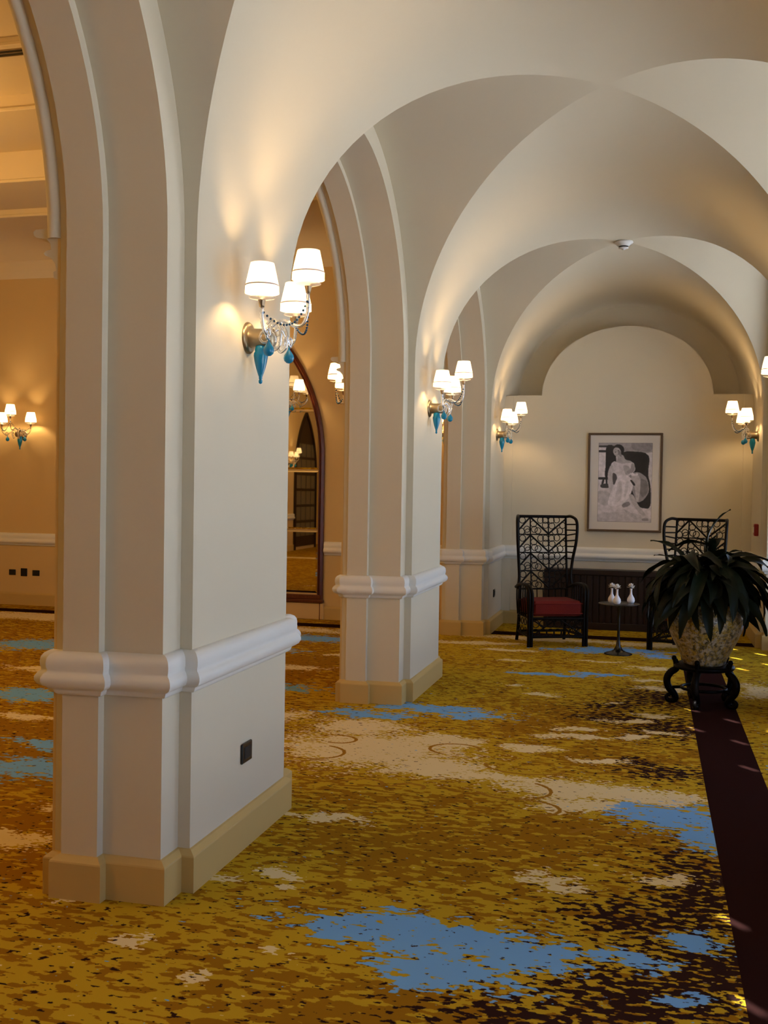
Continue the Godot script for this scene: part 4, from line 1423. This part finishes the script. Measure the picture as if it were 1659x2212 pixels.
func side_table() -> void:
	var tp := Vector3(0.085, 0, -10.62)
	var t := thing("pedestal_table", "small round black pedestal table between the two chairs", "table", tp)
	var st := mb()
	lathe(st, PackedVector2Array([Vector2(0, 0.012), Vector2(0.02, 0.010), Vector2(0.0, 0.0)]), 8)
	st = mb()
	lathe(st, PackedVector2Array([Vector2(0, 0.50), Vector2(0.195, 0.50), Vector2(0.205, 0.503), Vector2(0.205, 0.507), Vector2(0.2, 0.51), Vector2(0, 0.51)]), 40)
	part(t, "table_top", done(st), M.table)
	st = mb()
	lathe(st, PackedVector2Array([Vector2(0.06, 0.50), Vector2(0.03, 0.485), Vector2(0.016, 0.45), Vector2(0.0135, 0.36), Vector2(0.0135, 0.22), Vector2(0.016, 0.14), Vector2(0.024, 0.085), Vector2(0.045, 0.045), Vector2(0.085, 0.022), Vector2(0.125, 0.012), Vector2(0.138, 0.006), Vector2(0.138, 0.0), Vector2(0, 0)]), 40)
	part(t, "pedestal", done(st), M.table)
	var spots := [[Vector3(0.012, 0.51, -10.645), "left", "white bottle vase with a white flower, leftmost and rearmost of three"], [Vector3(0.066, 0.51, -10.54), "mid", "white bottle vase with a white flower, foremost of three on the small table"], [Vector3(0.198, 0.51, -10.68), "right", "white bottle vase with a white flower, standing apart on the right"]]
	for s in spots:
		var v := thing("bud_vase", s[2], "vase", s[0], rng.randf() * 6.0, "white bud vases on the small table")
		st = mb()
		lathe(st, PackedVector2Array([Vector2(0, 0), Vector2(0.022, 0), Vector2(0.031, 0.008), Vector2(0.0355, 0.024), Vector2(0.032, 0.044), Vector2(0.020, 0.064), Vector2(0.0115, 0.080), Vector2(0.009, 0.105), Vector2(0.0095, 0.125), Vector2(0.013, 0.132), Vector2(0.0105, 0.132), Vector2(0.007, 0.125), Vector2(0.006, 0.09)]), 24)
		part(v, "vase_body", done(st), M.porcelain)
		st = mb()
		tube(st, PackedVector3Array([Vector3(0, 0.05, 0), Vector3(0.001, 0.148, 0)]), 0.0028, 6)
		part(v, "stalk", done(st), M.leaf2)
		for k in 16:
			st = mb()
			var a := k * 2.399
			var lift := lerpf(-0.35, 1.35, k / 15.0)
			var d := Vector3(cos(a) * cos(lift), sin(lift), sin(a) * cos(lift))
			var side := Vector3(-sin(a), 0, cos(a))
			var nrm := side.cross(d)
			var o := Vector3(0, 0.143, 0)
			var rows := []
			for f in [[0.0, 0.002], [0.35, 0.011], [0.7, 0.013], [1.0, 0.004]]:
				var m: Vector3 = o + d * (0.037 * f[0]) + nrm * (0.008 * f[0] * f[0])
				rows.append(PackedVector3Array([m - side * f[1] + nrm * 0.004, m, m + side * f[1] + nrm * 0.004]))
			grid(st, rows, false, false, 1)
			part(v, "petal", done(st), M.petal)
		v.scale = Vector3.ONE * 1.1


# ------------------------------------------------------------------ plant, jar and stand
func plant() -> void:
	var c := Vector3(0.79, 0, -8.30)
	var s := thing("carved_stand", "dark carved wooden stand with scrolled legs under the plant jar", "stand", c)
	var st := mb()
	lathe(st, PackedVector2Array([Vector2(0.10, 0.272), Vector2(0.205, 0.272), Vector2(0.222, 0.280), Vector2(0.226, 0.292), Vector2(0.222, 0.304), Vector2(0.205, 0.312), Vector2(0.10, 0.308)]), 40)
	part(s, "seat_ring", done(st), M.carved)
	st = mb()
	var ring := PackedVector3Array()
	for k in 36: ring.append(Vector3(0.165 * cos(TAU * k / 36), 0.125, 0.165 * sin(TAU * k / 36)))
	tube(st, ring, 0.012, 8, true)
	part(s, "lower_ring", done(st), M.carved)
	for k in 5:
		var a := TAU * k / 5.0 + 0.28 + PI / 2
		var d := Vector3(cos(a), 0, sin(a))
		var Q := func(r: float, y: float) -> Vector3: return d * r + Vector3(0, y, 0)
		var path := smooth([Q.call(0.215, 0.335), Q.call(0.205, 0.30), Q.call(0.205, 0.265), Q.call(0.245, 0.235), Q.call(0.272, 0.185), Q.call(0.262, 0.125), Q.call(0.222, 0.075), Q.call(0.205, 0.040), Q.call(0.225, 0.018), Q.call(0.262, 0.020), Q.call(0.275, 0.045), Q.call(0.258, 0.062), Q.call(0.245, 0.05)], 4)
		var rad := PackedFloat32Array()
		for i in path.size():
			var f := float(i) / (path.size() - 1)
			rad.append(lerpf(0.020, 0.029, sin(PI * clampf(f * 1.35, 0, 1))) if f < 0.66 else lerpf(0.021, 0.011, (f - 0.66) / 0.34))
		st = mb()
		tube(st, path, rad, 10)
		var leg := part(s, "leg", done(st), M.carved)
		st = mb()
		lathe(st, PackedVector2Array([Vector2(0, 0.022), Vector2(0.014, 0.017), Vector2(0.02, 0.0), Vector2(0.014, -0.016), Vector2(0, -0.022)]), 12, Q.call(0.222, 0.345))
		part(leg, "knob", done(st), M.carved)
		st = mb()
		tube(st, PackedVector3Array([Q.call(0.165, 0.125), Q.call(0.25, 0.118)]), 0.012, 8)
		part(leg, "spoke", done(st), M.carved)
	var p := thing("ceramic_jar", "large ceramic planter jar with mottled yellow and dark leaf pattern", "planter", c + Vector3(0, 0.31, 0))
	st = mb()
	lathe(st, PackedVector2Array([Vector2(0, 0.0), Vector2(0.145, 0.0), Vector2(0.155, 0.01), Vector2(0.170, 0.05), Vector2(0.205, 0.12), Vector2(0.245, 0.20), Vector2(0.272, 0.27), Vector2(0.283, 0.33), Vector2(0.279, 0.38), Vector2(0.262, 0.42), Vector2(0.245, 0.435), Vector2(0.250, 0.45), Vector2(0.256, 0.46), Vector2(0.250, 0.468), Vector2(0.232, 0.462), Vector2(0.226, 0.43), Vector2(0.23, 0.40)]), 56)
	part(p, "jar_body", done(st), M.pot)
	st = mb()
	lathe(st, PackedVector2Array([Vector2(0, 0.425), Vector2(0.12, 0.42), Vector2(0.228, 0.41)]), 32)
	part(p, "soil", done(st), M.soil)
	# the plant: short stems, each with a rosette of long arching leaves
	var t := thing("dracaena_plant", "dense dark green plant with long drooping strap leaves in the jar", "plant", c + Vector3(0, 0.70, 0))
	var kinds := []
	for k in 7: kinds.append(leaf_mesh(k))
	var stems := [Vector3(0.0, 0.42, 0.02), Vector3(-0.12, 0.36, 0.06), Vector3(0.12, 0.37, 0.05), Vector3(-0.05, 0.34, -0.12), Vector3(0.10, 0.33, -0.09), Vector3(0.02, 0.30, 0.14)]
	for b in stems:
		st = mb()
		tube(st, smooth([Vector3(b.x * 0.4, -0.02, b.z * 0.4), Vector3(b.x * 0.7, b.y * 0.5, b.z * 0.7), b], 4), 0.014, 8)
		part(t, "stem", done(st), M.stem)
	var lr := RandomNumberGenerator.new()
	lr.seed = 91
	for n in 132:
		# whorls of leaves up the stems: the lower ones hang, the upper ones arch
		var b: Vector3 = stems[n % 6]
		var f := float(n) / 132.0
		var y := lerpf(0.10, b.y, pow(f, 0.8))
		var a := n * 2.399 + lr.randf_range(-0.35, 0.35)
		var base := Vector3(b.x * lerpf(0.6, 1.0, f), y, b.z * lerpf(0.6, 1.0, f)) + Vector3(cos(a), 0, sin(a)) * 0.03
		var tilt := lerpf(0.08, 0.30, f) + lr.randf_range(-0.25, 0.25 + 0.35 * f)
		var sc := lr.randf_range(0.72, 1.05)
		var xf := Transform3D(Basis(Vector3.UP, -a) * Basis(Vector3(0, 0, 1), tilt) * Basis(Vector3.RIGHT, lr.randf_range(-0.75, 0.75)) * Basis.IDENTITY.scaled(Vector3.ONE * sc), base)
		part(t, "leaf", kinds[(n * 5 + int(f * 3.0)) % 7], M.leaf if n % 3 else M.leaf2, xf)
	for n in 34:
		var a := n * 2.399 + 0.7
		var base := Vector3(cos(a) * 0.10, lerpf(0.16, 0.36, fmod(n * 0.37, 1.0)), sin(a) * 0.10)
		var xf := Transform3D(Basis(Vector3.UP, -a) * Basis(Vector3(0, 0, 1), lr.randf_range(-0.25, 0.05)) * Basis(Vector3.RIGHT, lr.randf_range(-0.5, 0.5)) * Basis.IDENTITY.scaled(Vector3.ONE * lr.randf_range(0.85, 1.1)), base)
		part(t, "leaf", kinds[4 + n % 3], M.leaf if n % 4 else M.leaf2, xf)
	# a few long leaves reach out sideways and a few young ones stand up at the top
	for q in [[0.15, 0.20, 1.18, 3], [-0.25, 0.05, 1.15, 6], [0.6, 0.28, 1.1, 2], [2.9, 0.1, 1.05, 3], [3.4, 0.0, 1.0, 4]]:
		part(t, "leaf", kinds[q[3]], M.leaf, Transform3D(Basis(Vector3.UP, -q[0]) * Basis(Vector3(0, 0, 1), q[1]) * Basis.IDENTITY.scaled(Vector3.ONE * q[2]), Vector3(0.05 * cos(q[0]), 0.30, 0.05)))
	for q in [[0.0, 1.3, 1.05], [0.3, 1.25, 0.62], [1.6, 0.95, 0.55], [2.8, 0.85, 0.6], [4.1, 1.0, 0.5], [5.3, 0.8, 0.6]]:
		part(t, "leaf", kinds[0], M.leaf2, Transform3D(Basis(Vector3.UP, -q[0]) * Basis(Vector3(0, 0, 1), q[1]) * Basis.IDENTITY.scaled(Vector3(q[2], q[2], 0.8)), Vector3(0.04, 0.42, 0.02)))

func leaf_mesh(k: int) -> ArrayMesh:
	# a strap leaf along +x that rises, arches over and hangs; 14 cross sections with a fold along the rib
	var st := mb()
	var length: float = [0.42, 0.46, 0.52, 0.56, 0.54, 0.48, 0.58][k]
	var droop: float = [1.7, 2.0, 2.2, 2.35, 2.1, 2.0, 2.25][k]
	var rise: float = [0.95, 0.75, 0.72, 0.75, 0.52, 0.45, 0.62][k]
	var wide: float = [0.036, 0.042, 0.046, 0.048, 0.044, 0.046, 0.046][k]
	var rows := []
	var p := Vector3.ZERO
	var n := 14
	for i in n + 1:
		var f := float(i) / n
		var ang := rise - droop * pow(f, 0.6)
		var w := wide * pow(sin(PI * clampf(f * 0.93 + 0.06, 0, 1)), 0.75)
		var nrm := Vector3(-sin(ang), cos(ang), 0)
		var wave := 0.006 * sin(f * 17.0 + k)
		rows.append(PackedVector3Array([p + Vector3(0, 0, -w) + nrm * (w * 0.35 + wave), p + Vector3(0, 0, -w * 0.5) + nrm * w * 0.12, p, p + Vector3(0, 0, w * 0.5) + nrm * w * 0.12, p + Vector3(0, 0, w) + nrm * (w * 0.35 - wave)]))
		p += Vector3(cos(ang), sin(ang), 0) * (length / n)
	grid(st, rows, false, false, 1)
	return done(st)
